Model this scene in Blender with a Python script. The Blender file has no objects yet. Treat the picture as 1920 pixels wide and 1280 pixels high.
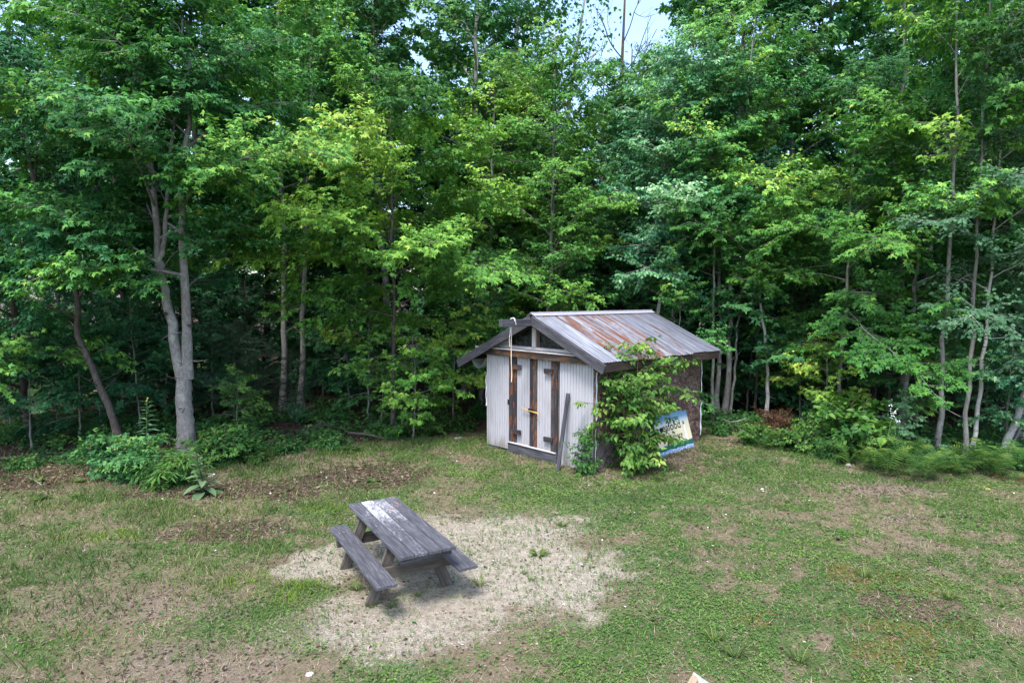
import bpy, math, random
import numpy as np
from mathutils import Matrix, Vector

R = math.radians
scene = bpy.context.scene
COL = scene.collection

# ------------------------------------------------------------------ camera
CAM_H = 3.5
FPX = 1190.0
HORIZON = 556.5
PITCH = math.atan((640 - HORIZON) / FPX)
cam_d = bpy.data.cameras.new('camera')
cam_d.sensor_width = 36.0
cam_d.lens = FPX / 1920 * 36.0
cam_d.clip_end = 2000
cam = bpy.data.objects.new('camera', cam_d)
COL.objects.link(cam)
cam.location = (0, 0, CAM_H)
cam.rotation_euler = (Matrix.Rotation(math.pi / 2 - PITCH, 3, 'X') @ Matrix.Rotation(0.0027, 3, 'Z')).to_euler()
scene.camera = cam

# ------------------------------------------------------------------ sky, sun, exposure
SUN_EL, SUN_AZ = R(60), R(200)          # azimuth clockwise from +Y: behind the camera, to its left
world = bpy.data.worlds.new('World')
scene.world = world
world.use_nodes = True
wn = world.node_tree
wn.nodes.clear()
sky = wn.nodes.new('ShaderNodeTexSky')
sky.sky_type = 'NISHITA'
sky.sun_disc = False
sky.sun_elevation = SUN_EL
sky.sun_rotation = SUN_AZ
sky.air_density = 1.0
sky.dust_density = 2.0
sky.ozone_density = 1.0
bg = wn.nodes.new('ShaderNodeBackground')
bg.inputs['Strength'].default_value = 0.15
wo = wn.nodes.new('ShaderNodeOutputWorld')
wn.links.new(sky.outputs[0], bg.inputs[0])
wn.links.new(bg.outputs[0], wo.inputs[0])

sun_d = bpy.data.lights.new('sun', 'SUN')
sun_d.energy = 1.5
sun_d.angle = R(13)
sun_d.color = (1.0, 0.985, 0.96)
sun = bpy.data.objects.new('sun', sun_d)
COL.objects.link(sun)
sd = Vector((math.sin(SUN_AZ) * math.cos(SUN_EL), math.cos(SUN_AZ) * math.cos(SUN_EL), math.sin(SUN_EL)))
sun.rotation_euler = sd.to_track_quat('Z', 'Y').to_euler()

scene.view_settings.view_transform = 'Standard'
scene.view_settings.look = 'None'
scene.view_settings.exposure = 1.84
scene.view_settings.gamma = 1.0
scene.view_settings.use_curve_mapping = False
scene.cycles.max_bounces = 8
scene.cycles.diffuse_bounces = 2
scene.cycles.transmission_bounces = 4
scene.cycles.transparent_max_bounces = 4
scene.cycles.sample_clamp_indirect = 4

# ------------------------------------------------------------------ helpers
def ground_point(px, py, z=0.0):
    """Ground position of a spot of the photograph (1920 x 1280)."""
    a, b = (px - 960) / FPX, (py - 640) / FPX
    c, s = math.cos(PITCH), math.sin(PITCH)
    d = (a, c - b * s, -s - b * c)
    t = (z - CAM_H) / d[2]
    return d[0] * t, d[1] * t

def tag(o, label=None, cat=None, group=None, kind=None):
    if label: o['label'] = label
    if cat: o['category'] = cat
    if group: o['group'] = group
    if kind: o['kind'] = kind
    return o

def link(name, me, parent=None, mat=None):
    o = bpy.data.objects.new(name, me)
    COL.objects.link(o)
    if parent is not None: o.parent = parent
    if mat is not None and me is not None and not me.materials: me.materials.append(mat)
    return o

def empty(name, loc, rotz=0.0):
    o = bpy.data.objects.new(name, None)
    o.empty_display_size = 0.2
    o.location = loc
    o.rotation_euler = (0, 0, rotz)
    COL.objects.link(o)
    return o

def mesh_np(name, V, F, tint=None, smooth=False):
    """Mesh from numpy vertices and an (m, k) face array (or a list of such)."""
    me = bpy.data.meshes.new(name)
    V = np.asarray(V, np.float32)
    Fs = F if isinstance(F, list) else [F]
    Fs = [np.asarray(f, np.int32) for f in Fs if len(f)]
    me.vertices.add(len(V))
    me.vertices.foreach_set('co', V.ravel())
    loops = np.concatenate([f.ravel() for f in Fs])
    sizes = np.concatenate([np.full(len(f), f.shape[1], np.int32) for f in Fs])
    me.loops.add(len(loops))
    me.loops.foreach_set('vertex_index', loops)
    me.polygons.add(len(sizes))
    starts = np.concatenate([[0], np.cumsum(sizes)[:-1]]).astype(np.int32)
    me.polygons.foreach_set('loop_start', starts)
    me.polygons.foreach_set('use_smooth', np.full(len(sizes), smooth))
    if tint is not None:
        a = me.attributes.new('tint', 'FLOAT', 'FACE')
        a.data.foreach_set('value', np.asarray(tint, np.float32))
    me.update(calc_edges=True)
    return me

def norm(a):
    return a / np.maximum(np.linalg.norm(a, axis=-1, keepdims=True), 1e-9)

class Tubes:
    def __init__(s): s.V, s.Q, s.T, s.n = [], [], [], 0
    def add(s, P, rad, sides=6, rng=None, rough=0.0, cap=True):
        P = np.asarray(P, float); n = len(P)
        rad = np.broadcast_to(np.asarray(rad, float), (n,))
        T = norm(np.gradient(P, axis=0))
        ref = np.where(np.abs(T[:, 2:3]) > 0.85, np.array([[1., 0, 0]]), np.array([[0, 0, 1.]]))
        if abs(T[0, 2]) > .6: ref = np.tile([[1., 0, 0]], (n, 1))
        A = norm(np.cross(T, ref)); B = np.cross(T, A)
        th = np.linspace(0, 2 * math.pi, sides, endpoint=False)
        r = rad[:, None] * np.ones((n, sides))
        if rough and rng is not None: r = r * (1 + rough * rng.normal(size=(n, sides)))
        ring = P[:, None] + r[..., None] * (np.cos(th)[None, :, None] * A[:, None] + np.sin(th)[None, :, None] * B[:, None])
        s.V.append(ring.reshape(-1, 3))
        i = np.arange(n - 1)[:, None] * sides + s.n
        j = np.arange(sides)[None]; k = (j + 1) % sides
        s.Q.append(np.stack([i + j, i + k, i + sides + k, i + sides + j], -1).reshape(-1, 4))
        tot = n * sides
        if cap:
            s.V.append(P[-1:] + T[-1:] * rad[-1] * .5); c = s.n + tot
            l = s.n + (n - 1) * sides
            s.T.append(np.stack([l + np.arange(sides), l + (np.arange(sides) + 1) % sides, np.full(sides, c)], -1))
            tot += 1
        s.n += tot
    def mesh(s, name, smooth=True):
        F = [np.concatenate(s.Q)] + ([np.concatenate(s.T)] if s.T else [])
        return mesh_np(name, np.concatenate(s.V), F, smooth=smooth)

def spline(pts, n):
    """Catmull-Rom through pts, n samples."""
    P = np.asarray(pts, float)
    if len(P) == 2: return P[0] + (P[1] - P[0]) * np.linspace(0, 1, n)[:, None]
    Q = np.vstack([2 * P[0] - P[1], P, 2 * P[-1] - P[-2]])
    u = np.linspace(0, len(P) - 1 - 1e-6, n); i = u.astype(int); t = (u - i)[:, None]
    a, b, c, d = Q[i], Q[i + 1], Q[i + 2], Q[i + 3]
    return .5 * (2 * b + (c - a) * t + (2 * a - 5 * b + 4 * c - d) * t * t + (3 * b - a - 3 * c + d) * t ** 3)

def vnoise(x, y, seed=0):
    xi, yi = np.floor(x).astype(np.int64), np.floor(y).astype(np.int64)
    fx, fy = x - xi, y - yi
    fx, fy = fx * fx * (3 - 2 * fx), fy * fy * (3 - 2 * fy)
    def h(a, b):
        v = (a * 374761393 + b * 668265263 + seed * 974634541) & 0x7fffffff
        v = ((v ^ (v >> 13)) * 1274126177) & 0x7fffffff
        return ((v ^ (v >> 16)) & 0xffff) / 65535.0
    return (h(xi, yi) * (1 - fx) + h(xi + 1, yi) * fx) * (1 - fy) + (h(xi, yi + 1) * (1 - fx) + h(xi + 1, yi + 1) * fx) * fy

def fbm(x, y, seed=0, oct=4):
    s, a, t = 0, 1.0, 0
    for k in range(oct):
        s = s + a * vnoise(x * 2 ** k + 17.3 * k, y * 2 ** k - 9.1 * k, seed + k); t += a; a *= .55
    return s / t

def sstep(a, b, x):
    t = np.clip((x - a) / (b - a), 0, 1); return t * t * (3 - 2 * t)

# ------------------------------------------------------------------ material helpers
class NT:
    def __init__(s, name):
        s.m = bpy.data.materials.new(name); s.m.use_nodes = True
        s.t = s.m.node_tree; s.t.nodes.clear()
        s.out = s.n('ShaderNodeOutputMaterial')
    def n(s, typ, **kw):
        nd = s.t.nodes.new(typ)
        for k, v in kw.items(): setattr(nd, k, v)
        return nd
    def l(s, a, b): s.t.links.new(a, b)
    def val(s, sock, v):
        if isinstance(v, bpy.types.NodeSocket): s.l(v, sock)
        else: sock.default_value = v
    def coord(s, kind='Object', scale=(1, 1, 1), rnd=True):
        tc = s.n('ShaderNodeTexCoord'); mp = s.n('ShaderNodeMapping')
        s.l(tc.outputs[kind], mp.inputs[0]); mp.inputs['Scale'].default_value = scale
        if rnd:
            oi = s.n('ShaderNodeObjectInfo'); m = s.n('ShaderNodeMath', operation='MULTIPLY'); m.inputs[1].default_value = 37.0
            s.l(oi.outputs['Random'], m.inputs[0]); s.l(m.outputs[0], mp.inputs['Location'])
        return mp.outputs[0]
    def noise(s, vec, scale, detail=5, rough=.6, dist=0.0):
        nd = s.n('ShaderNodeTexNoise'); s.l(vec, nd.inputs['Vector'])
        nd.inputs['Scale'].default_value = scale; nd.inputs['Detail'].default_value = detail
        nd.inputs['Roughness'].default_value = rough; nd.inputs['Distortion'].default_value = dist
        return nd.outputs['Fac']
    def ramp(s, fac, stops, interp='LINEAR'):
        nd = s.n('ShaderNodeValToRGB'); s.l(fac, nd.inputs[0]); e = nd.color_ramp.elements
        nd.color_ramp.interpolation = interp
        while len(e) < len(stops): e.new(0.5)
        for el, (p, c) in zip(e, stops):
            el.position = p; el.color = (*c, 1) if len(c) == 3 else c
        return nd.outputs[0]
    def rampf(s, fac, a, b, lo=0.0, hi=1.0):
        nd = s.n('ShaderNodeMapRange'); s.l(fac, nd.inputs[0]); nd.interpolation_type = 'SMOOTHSTEP'
        nd.inputs[1].default_value = a; nd.inputs[2].default_value = b; nd.inputs[3].default_value = lo; nd.inputs[4].default_value = hi
        return nd.outputs[0]
    def mix(s, fac, a, b, blend='MIX'):
        nd = s.n('ShaderNodeMix', data_type='RGBA', blend_type=blend)
        s.val(nd.inputs[0], fac)
        for sock, v in ((nd.inputs[6], a), (nd.inputs[7], b)):
            if isinstance(v, bpy.types.NodeSocket): s.l(v, sock)
            else: sock.default_value = (*v, 1) if len(v) == 3 else v
        return nd.outputs[2]
    def math(s, op, a, b=0.0):
        nd = s.n('ShaderNodeMath', operation=op); s.val(nd.inputs[0], a); s.val(nd.inputs[1], b); return nd.outputs[0]
    def attr(s, name):
        nd = s.n('ShaderNodeAttribute'); nd.attribute_name = name; return nd
    def bump(s, h, strength=.4, dist=.01):
        nd = s.n('ShaderNodeBump'); s.l(h, nd.inputs['Height'])
        nd.inputs['Strength'].default_value = strength; nd.inputs['Distance'].default_value = dist
        return nd.outputs[0]
    def bsdf(s, col, rough=.8, normal=None, spec=.3, metal=0.0):
        p = s.n('ShaderNodeBsdfPrincipled')
        s.val(p.inputs['Base Color'], col if isinstance(col, bpy.types.NodeSocket) else (*col, 1))
        s.val(p.inputs['Roughness'], rough); s.val(p.inputs['Metallic'], metal)
        p.inputs['Specular IOR Level'].default_value = spec
        if normal is not None: s.l(normal, p.inputs['Normal'])
        return p.outputs[0]
    def done(s, sh): s.l(sh, s.out.inputs[0]); return s.m

def leaf_material(name, stops, transl=.35, rough=.55, spec=.22, vary=.22, gain=1.0):
    t = NT(name)
    stops = [(p, tuple(x * gain for x in c)) for p, c in stops]
    col = t.ramp(t.attr('tint').outputs['Fac'], stops)
    oi = t.n('ShaderNodeObjectInfo')
    hsv = t.n('ShaderNodeHueSaturation'); t.l(col, hsv.inputs['Color'])
    t.l(t.rampf(oi.outputs['Random'], 0, 1, .488, .512), hsv.inputs['Hue'])
    t.l(t.rampf(oi.outputs['Random'], 1, 0, 1 - vary, 1 + vary), hsv.inputs['Value'])
    c = hsv.outputs[0]
    p = t.bsdf(c, rough, spec=spec)
    tr = t.n('ShaderNodeBsdfTranslucent')
    t.l(t.mix(1.0, c, (1.0, 1.0, .55), 'MULTIPLY'), tr.inputs[0])
    mx = t.n('ShaderNodeMixShader'); mx.inputs[0].default_value = transl
    t.l(p, mx.inputs[1]); t.l(tr.outputs[0], mx.inputs[2])
    return t.done(mx.outputs[0])

def plain(name, col, rough=.7, spec=.3, metal=0.0, noise=.15, scale=20):
    t = NT(name); f = t.noise(t.coord(), scale)
    c = t.mix(t.rampf(f, .3, .7), tuple(x * (1 - noise) for x in col), tuple(min(1, x * (1 + noise)) for x in col))
    return t.done(t.bsdf(c, rough, t.bump(f, .2, .003), spec, metal))

M = {}
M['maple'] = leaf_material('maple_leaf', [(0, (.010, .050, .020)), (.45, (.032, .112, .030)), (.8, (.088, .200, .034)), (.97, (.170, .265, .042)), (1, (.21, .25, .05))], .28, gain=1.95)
M['maple_pale'] = leaf_material('pale_maple_leaf', [(0, (.022, .082, .022)), (.5, (.068, .178, .028)), (.85, (.160, .285, .040)), (1, (.24, .32, .06))], .28, gain=1.5)
M['birch'] = leaf_material('birch_leaf', [(0, (.010, .066, .034)), (.5, (.030, .126, .050)), (.85, (.085, .21, .075)), (1, (.20, .32, .15))], .28, .38, .5, gain=1.7)
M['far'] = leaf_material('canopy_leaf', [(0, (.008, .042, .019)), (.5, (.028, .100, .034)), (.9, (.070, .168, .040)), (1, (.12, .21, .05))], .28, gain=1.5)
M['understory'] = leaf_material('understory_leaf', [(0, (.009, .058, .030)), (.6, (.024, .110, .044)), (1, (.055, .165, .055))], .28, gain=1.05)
M['hemlock'] = leaf_material('hemlock_needle', [(0, (.014, .040, .022)), (.6, (.026, .070, .034)), (1, (.05, .10, .04))], .15)
M['shrub'] = leaf_material('shrub_leaf', [(0, (.020, .080, .022)), (.5, (.056, .160, .030)), (.85, (.14, .27, .045)), (1, (.28, .37, .09))], .38, .4, gain=1.0)
M['weed'] = leaf_material('weed_leaf', [(0, (.018, .078, .026)), (.5, (.045, .140, .034)), (1, (.12, .23, .045))], .35, gain=1.1)
M['mullein'] = leaf_material('mullein_leaf', [(0, (.065, .115, .058)), (1, (.13, .20, .10))], .3, .8, .1)
M['bluegreen'] = leaf_material('blue_green_leaf', [(0, (.035, .095, .048)), (1, (.085, .18, .085))], .3, .6, .25, gain=1.4)
M['fern'] = leaf_material('fern_frond', [(0, (.028, .085, .022)), (.6, (.066, .150, .030)), (1, (.17, .25, .045))], .4, .6, .2)
M['dead'] = leaf_material('dead_leaf', [(0, (.04, .024, .016)), (1, (.14, .075, .042))], .25, .8, .1)
M['lawn'] = leaf_material('lawn_blade', [(0, (.042, .088, .022)), (.5, (.105, .168, .040)), (.85, (.185, .225, .066)), (1, (.32, .30, .12))], .35, .6, .2)
M['clover'] = leaf_material('clover_leaf', [(0, (.034, .096, .024)), (.5, (.084, .172, .040)), (.9, (.150, .245, .056)), (1, (.23, .29, .09))], .35, .6, .2)
M['thatch'] = leaf_material('dry_thatch', [(0, (.12, .088, .060)), (.5, (.235, .185, .125)), (1, (.40, .34, .25))], .2, .85, .1)
M['litter'] = leaf_material('fallen_leaf', [(0, (.038, .028, .021)), (.5, (.095, .066, .048)), (1, (.23, .175, .13))], .1, .85, .1)
M['lime'] = leaf_material('lime_grass_blade', [(0, (.12, .20, .016)), (1, (.30, .40, .04))], .35, .6, .2)

def bark_material(name, dark, light, lichen=(.36, .40, .36), amt=.45, bands=False):
    t = NT(name); v = t.coord('Object', (1, 1, .45))
    f = t.noise(v, 26, 6, .65); g = t.noise(t.coord('Object', (1, 1, .7)), 5, 4)
    c = t.mix(t.rampf(f, .28, .72), dark, light)
    c = t.mix(.35, c, tuple(.4 * a + .6 * b for a, b in zip(dark, light)))
    c = t.mix(t.math('MULTIPLY', t.rampf(g, .52, .66), amt), c, lichen)
    h = f
    if bands:
        b = t.noise(t.coord('Object', (.6, .6, 9)), 3.2, 3, .5)
        c = t.mix(t.rampf(b, .62, .70), c, (.03, .026, .024))
    return t.done(t.bsdf(c, .9, t.bump(h, .4, .012), .15))
M['bark_maple'] = bark_material('maple_bark', (.085, .077, .074), (.27, .252, .245), (.36, .37, .34), .5)
M['bark_dark'] = bark_material('dark_bark', (.030, .024, .022), (.10, .085, .078), (.15, .16, .14), .3)
M['bark_grey'] = bark_material('grey_bark', (.080, .074, .068), (.235, .225, .21), (.30, .33, .30), .5)
M['bark_birch'] = bark_material('birch_bark', (.22, .21, .20), (.46, .45, .44), (.30, .33, .31), .4, True)
M['stem'] = plain('green_stem', (.09, .14, .05))
M['twig'] = plain('woody_stem', (.12, .085, .06))

# ------------------------------------------------------------------ ground: what grows where
EDGE_X = [-40, -14, -10, -7.5, -5.5, -3.6, -2.2, 0, 2, 4.6, 5.6, 6.6, 7.4, 8.4, 9.6, 12, 40]
EDGE_Y = [12.5, 12.5, 12.9, 13.2, 13.9, 14.8, 15.9, 17.0, 18, 18.0, 16.6, 15.6, 14.4, 13.3, 12.6, 11.6, 11]
def edge_y(x): return np.interp(x, EDGE_X, EDGE_Y)

def ell(x, y, cx, cy, rx, ry): return 1 - np.sqrt(((x - cx) / rx) ** 2 + ((y - cy) / ry) ** 2)

def masks(x, y):
    x, y = np.asarray(x, float), np.asarray(y, float)
    n1 = fbm(x * .9, y * .9, 3) - .5; n2 = .6 * (fbm(x * 2.6, y * 2.6, 11) - .5) + .8 * (fbm(x * 7, y * 7, 12, 3) - .5); n3 = fbm(x * .35, y * .35, 23) - .5
    w = 1.1 * n1 + .8 * n2
    sand = np.maximum.reduce([sstep(-.35, .55, ell(x, y, -.40, 8.3, 1.75, 2.15) + w), (.9) * sstep(-.3, .6, ell(x, y, -1.0, 6.75, 1.35, .95) + w),
                              .9 * sstep(0, .3, ell(x, y, -2.55, 8.0, .7, .7) + w)])
    sand = sand * (1 - .85 * sstep(0, .5, ell(x, y, -2.6, 7.25, .6, .5)))
    soil = np.maximum.reduce([sstep(-.05, .3, ell(x, y, -9.5, 12.4, 3.6, 1.45) + .7 * w), .85 * sstep(0, .4, ell(x, y, -5.0, 11.3, 2.0, .9) + w),
                              .9 * sstep(0, .4, ell(x, y, -3.0, 12.3, 1.6, 1.25) + w), .65 * sstep(0, .4, ell(x, y, -4.3, 9.4, 1.2, .7) + w),
                              .55 * sstep(0, .4, ell(x, y, 4.6, 7.0, .7, .35) + w)])
    bare = np.maximum.reduce([sstep(0, .5, ell(x, y, 6.75, 11.35, 1.0, .65) + w), .8 * sstep(0, .5, ell(x, y, 6.2, 9.9, .7, .45) + w), .55 * sstep(0, .7, ell(x, y, -4.4, 7.0, 2.0, .9) + w),
                              .6 * sstep(0, .5, ell(x, y, -3.0, 5.6, 1.8, .8) + w)])
    # trodden strip along the shed's long wall
    dx, dy = x - 1.61, y - 12.487
    al = dx * .721 + dy * .693; ac = dx * .693 - dy * .721
    strip = sstep(.75, .25, np.abs(ac - .25) + .8 * w) * sstep(-.4, .2, al) * sstep(5.4, 4.6, al)
    bare = np.maximum(bare, .8 * strip)
    forest = sstep(-.35, .35, y - edge_y(x) + 1.2 * n2)
    forest = forest * (1 - sstep(-13.5, -15.5, x) * sstep(19.5, 21, y) * sstep(60, 50, y))
    moss = np.maximum(sstep(.10, .26, .8 * n1 + .4 * n2 + .5 * n3 + .14 * ell(x, y, 4.2, 7.4, 2.6, 2.0)) * sstep(1.6, 3.0, x), 0) * .7 * (1 - forest)
    glade = sstep(-13, -15, x) * sstep(19, 20.5, y) * sstep(62, 52, y)
    clover = np.clip(.60 + 1.4 * glade + 2.0 * n1 + 1.4 * n2 + .45 * sstep(0, .6, ell(x, y, 1.6, 11.0, 2.8, 2.4)) + .4 * sstep(0, .6, ell(x, y, 1.4, 5.9, 1.8, 1.3)) - .36 * sstep(-1.8, -3.6, x), .12, 1)
    grass = np.clip(.56 + 1.5 * n2 + .9 * n1 + .25 * sstep(-2, -4, x) + .25 * sstep(0, .6, ell(x, y, -5.2, 8.8, 3.0, 1.6)), 0, 1)
    bareall = np.clip(np.maximum.reduce([sand * .80, soil * .84, bare * .62, forest * .93]), 0, 1)
    return dict(sand=sand * (1 - forest), soil=np.maximum(soil, forest), bare=bare, clover=clover * (1 - bareall), grass=grass * (1 - bareall), moss=moss * (1 - bareall), forest=forest)

def ground_z(x, y):
    x, y = np.asarray(x, float), np.asarray(y, float)
    near = sstep(60, 24, np.hypot(x, y))
    return (.05 * (fbm(x * .5, y * .5, 5, 2) - .5) + .05 * (fbm(x * 2.2, y * 2.2, 41, 3) - .5)) * near + .22 * sstep(.3, 1.6, y - edge_y(x)) * sstep(-1, -3, x) * (fbm(x * .8, y * .8, 77) - .2) * near

def axis(dense0, dense1, step, lo, hi):
    a = np.arange(dense0, dense1, step); out = [a]; s = step; v = dense0; left = []
    while v > lo: s *= 1.35; v -= s; left.append(max(v, lo))
    s = step; v = a[-1]; right = []
    while v < hi: s *= 1.35; v += s; right.append(min(v, hi))
    return np.concatenate([left[::-1], a, right])
gx, gy = axis(-13, 13, .115, -500, 500), axis(4.6, 20, .115, -60, 900)
GX, GY = np.meshgrid(gx, gy)
GZ = ground_z(GX, GY)
nx, ny = len(gx), len(gy)
idx = (np.arange(ny - 1)[:, None] * nx + np.arange(nx - 1)[None])
GF = np.stack([idx, idx + 1, idx + nx + 1, idx + nx], -1).reshape(-1, 4)
g_me = mesh_np('ground', np.stack([GX, GY, GZ], -1).reshape(-1, 3), GF, smooth=True)
mk = masks(GX.ravel(), GY.ravel())
ga = g_me.attributes.new('cover', 'FLOAT_COLOR', 'POINT')
ga.data.foreach_set('color', np.stack([mk['sand'], mk['soil'], np.clip(mk['clover'] * .7 + mk['grass'] * .5, 0, 1), mk['moss']], -1).astype(np.float32).ravel())
gb = g_me.attributes.new('bare', 'FLOAT', 'POINT')
gb.data.foreach_set('value', mk['bare'].astype(np.float32))

def ground_material():
    t = NT('ground_earth_and_thatch')
    v = t.coord('Object', rnd=False)
    a = t.attr('cover'); sep = t.n('ShaderNodeSeparateColor'); t.l(a.outputs['Color'], sep.inputs[0])
    sandm, soilm, greenm, mossm = sep.outputs[0], sep.outputs[1], sep.outputs[2], a.outputs['Alpha']
    fine = t.noise(v, 55, 6, .7); mid = t.noise(v, 9, 5, .65); fib = t.noise(t.coord('Object', (1, 2.6, 1), False), 85, 4, .7, .6)
    fine2m = t.noise(v, 28, 5, .7)
    thatch = t.ramp(fib, [(.25, (.075, .055, .038)), (.48, (.175, .132, .09)), (.62, (.27, .215, .15)), (.8, (.43, .37, .28))])
    thatch = t.mix(t.rampf(mid, .4, .65, 0, .5), thatch, (.115, .105, .055))
    green = t.ramp(fine, [(.3, (.030, .060, .016)), (.55, (.075, .130, .034)), (.75, (.15, .18, .065))])
    soil = t.ramp(fine, [(.28, (.026, .017, .013)), (.5, (.070, .044, .033)), (.66, (.125, .083, .062)), (.8, (.24, .175, .135))])
    sand = t.ramp(fine, [(.25, (.19, .158, .12)), (.5, (.37, .325, .26)), (.75, (.58, .53, .45))])
    sand = t.mix(t.rampf(mid, .35, .62, .55, 0), sand, (.20, .165, .125))
    bare = t.ramp(fib, [(.25, (.105, .078, .06)), (.5, (.205, .162, .125)), (.75, (.37, .31, .25))])
    moss = t.ramp(fine2m, [(.3, (.065, .050, .014)), (.5, (.135, .108, .028)), (.7, (.095, .125, .03))])
    fine2 = t.noise(v, 20, 6, .75); wob = t.math('ADD', t.math('SUBTRACT', fine, .5), t.math('MULTIPLY', t.math('SUBTRACT', fine2, .5), 1.3))
    def edge(m, k=.8, lo=.3, hi=.7): return t.rampf(t.math('ADD', m, t.math('MULTIPLY', wob, k)), lo, hi)
    c = t.mix(edge(greenm, 1.3), thatch, green)
    c = t.mix(edge(mossm, 1.0), c, moss)
    c = t.mix(edge(t.attr('bare').outputs['Fac'], 1.2, .35, .75), c, bare)
    c = t.mix(edge(soilm, 1.2), c, soil)
    c = t.mix(edge(sandm, 1.5, .2, .95), c, sand)
    h = t.math('ADD', t.math('MULTIPLY', fib, .6), t.math('MULTIPLY', mid, 1.6))
    return t.done(t.bsdf(c, .95, t.bump(h, .8, .035), .1))
ground = link('ground', g_me, mat=ground_material())
tag(ground, 'patchy clearing of thin grass, sand and bare soil reaching into the wood', 'ground', kind='structure')

# ------------------------------------------------------------------ leaves
TEMPL = {   # verts (along tip, sideways, normal), triangles
    'maple': ([(0, 0, 0), (.02, .36, -.02), (.50, .56, -.10), (.52, .20, .03), (1, 0, -.12), (.52, -.20, .03), (.50, -.56, -.10), (.02, -.36, -.02)],
              [(0, 2, 1), (0, 3, 2), (0, 4, 3), (0, 5, 4), (0, 6, 5), (0, 7, 6)]),
    'maple3': ([(0, 0, 0), (.42, .55, -.10), (.50, .17, .02), (1, 0, -.12), (.50, -.17, .02), (.42, -.55, -.10)], [(0, 2, 1), (0, 3, 2), (0, 4, 3), (0, 5, 4)]),
    'ovate': ([(0, 0, 0), (.22, .30, .05), (.62, .22, .03), (1, 0, -.10), (.62, -.22, .03), (.22, -.30, .05), (.5, 0, -.03)],
              [(0, 6, 1), (1, 6, 2), (2, 6, 3), (3, 6, 4), (4, 6, 5), (5, 6, 0)]),
    'diamond': ([(0, 0, 0), (.38, .38, .06), (1, 0, -.10), (.38, -.38, .06)], [(0, 2, 1), (0, 3, 2)]),
    'blade': ([(0, -.035, 0), (0, .035, 0), (.55, .03, .04), (.55, -.03, .04), (1, 0, -.05)], [(0, 1, 2), (0, 2, 3), (3, 2, 4)]),
    'straw': ([(0, -.03, 0), (0, .03, 0), (1, .012, .03)], [(0, 1, 2)]),
    'needle': ([(0, -.07, 0), (0, .07, 0), (1, .09, -.05), (1, -.09, -.05)], [(0, 1, 2), (0, 2, 3)]),
    'lance': ([(0, 0, 0), (.4, .11, .03), (1, 0, -.15), (.4, -.11, .03)], [(0, 2, 1), (0, 3, 2)]),
}
def leaf_arrays(P, D, N, size, tmpl):
    V, F = TEMPL[tmpl]; V = np.array(V); F = np.array(F)
    D = norm(D); B = norm(np.cross(N, D)); N = np.cross(D, B)
    s = np.asarray(size)[:, None, None]
    W = P[:, None] + s * (V[None, :, 0:1] * D[:, None] + V[None, :, 1:2] * B[:, None] + V[None, :, 2:3] * N[:, None])
    n = len(P)
    FF = (F[None] + (np.arange(n) * len(V))[:, None, None]).reshape(-1, 3)
    return W.reshape(-1, 3), FF, len(F)

def leaf_mesh(name, P, D, N, size, tmpl, tint):
    W, FF, k = leaf_arrays(np.asarray(P), np.asarray(D), np.asarray(N), size, tmpl)
    return mesh_np(name, W, FF, np.repeat(np.clip(tint, 0, 1), k))

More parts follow.
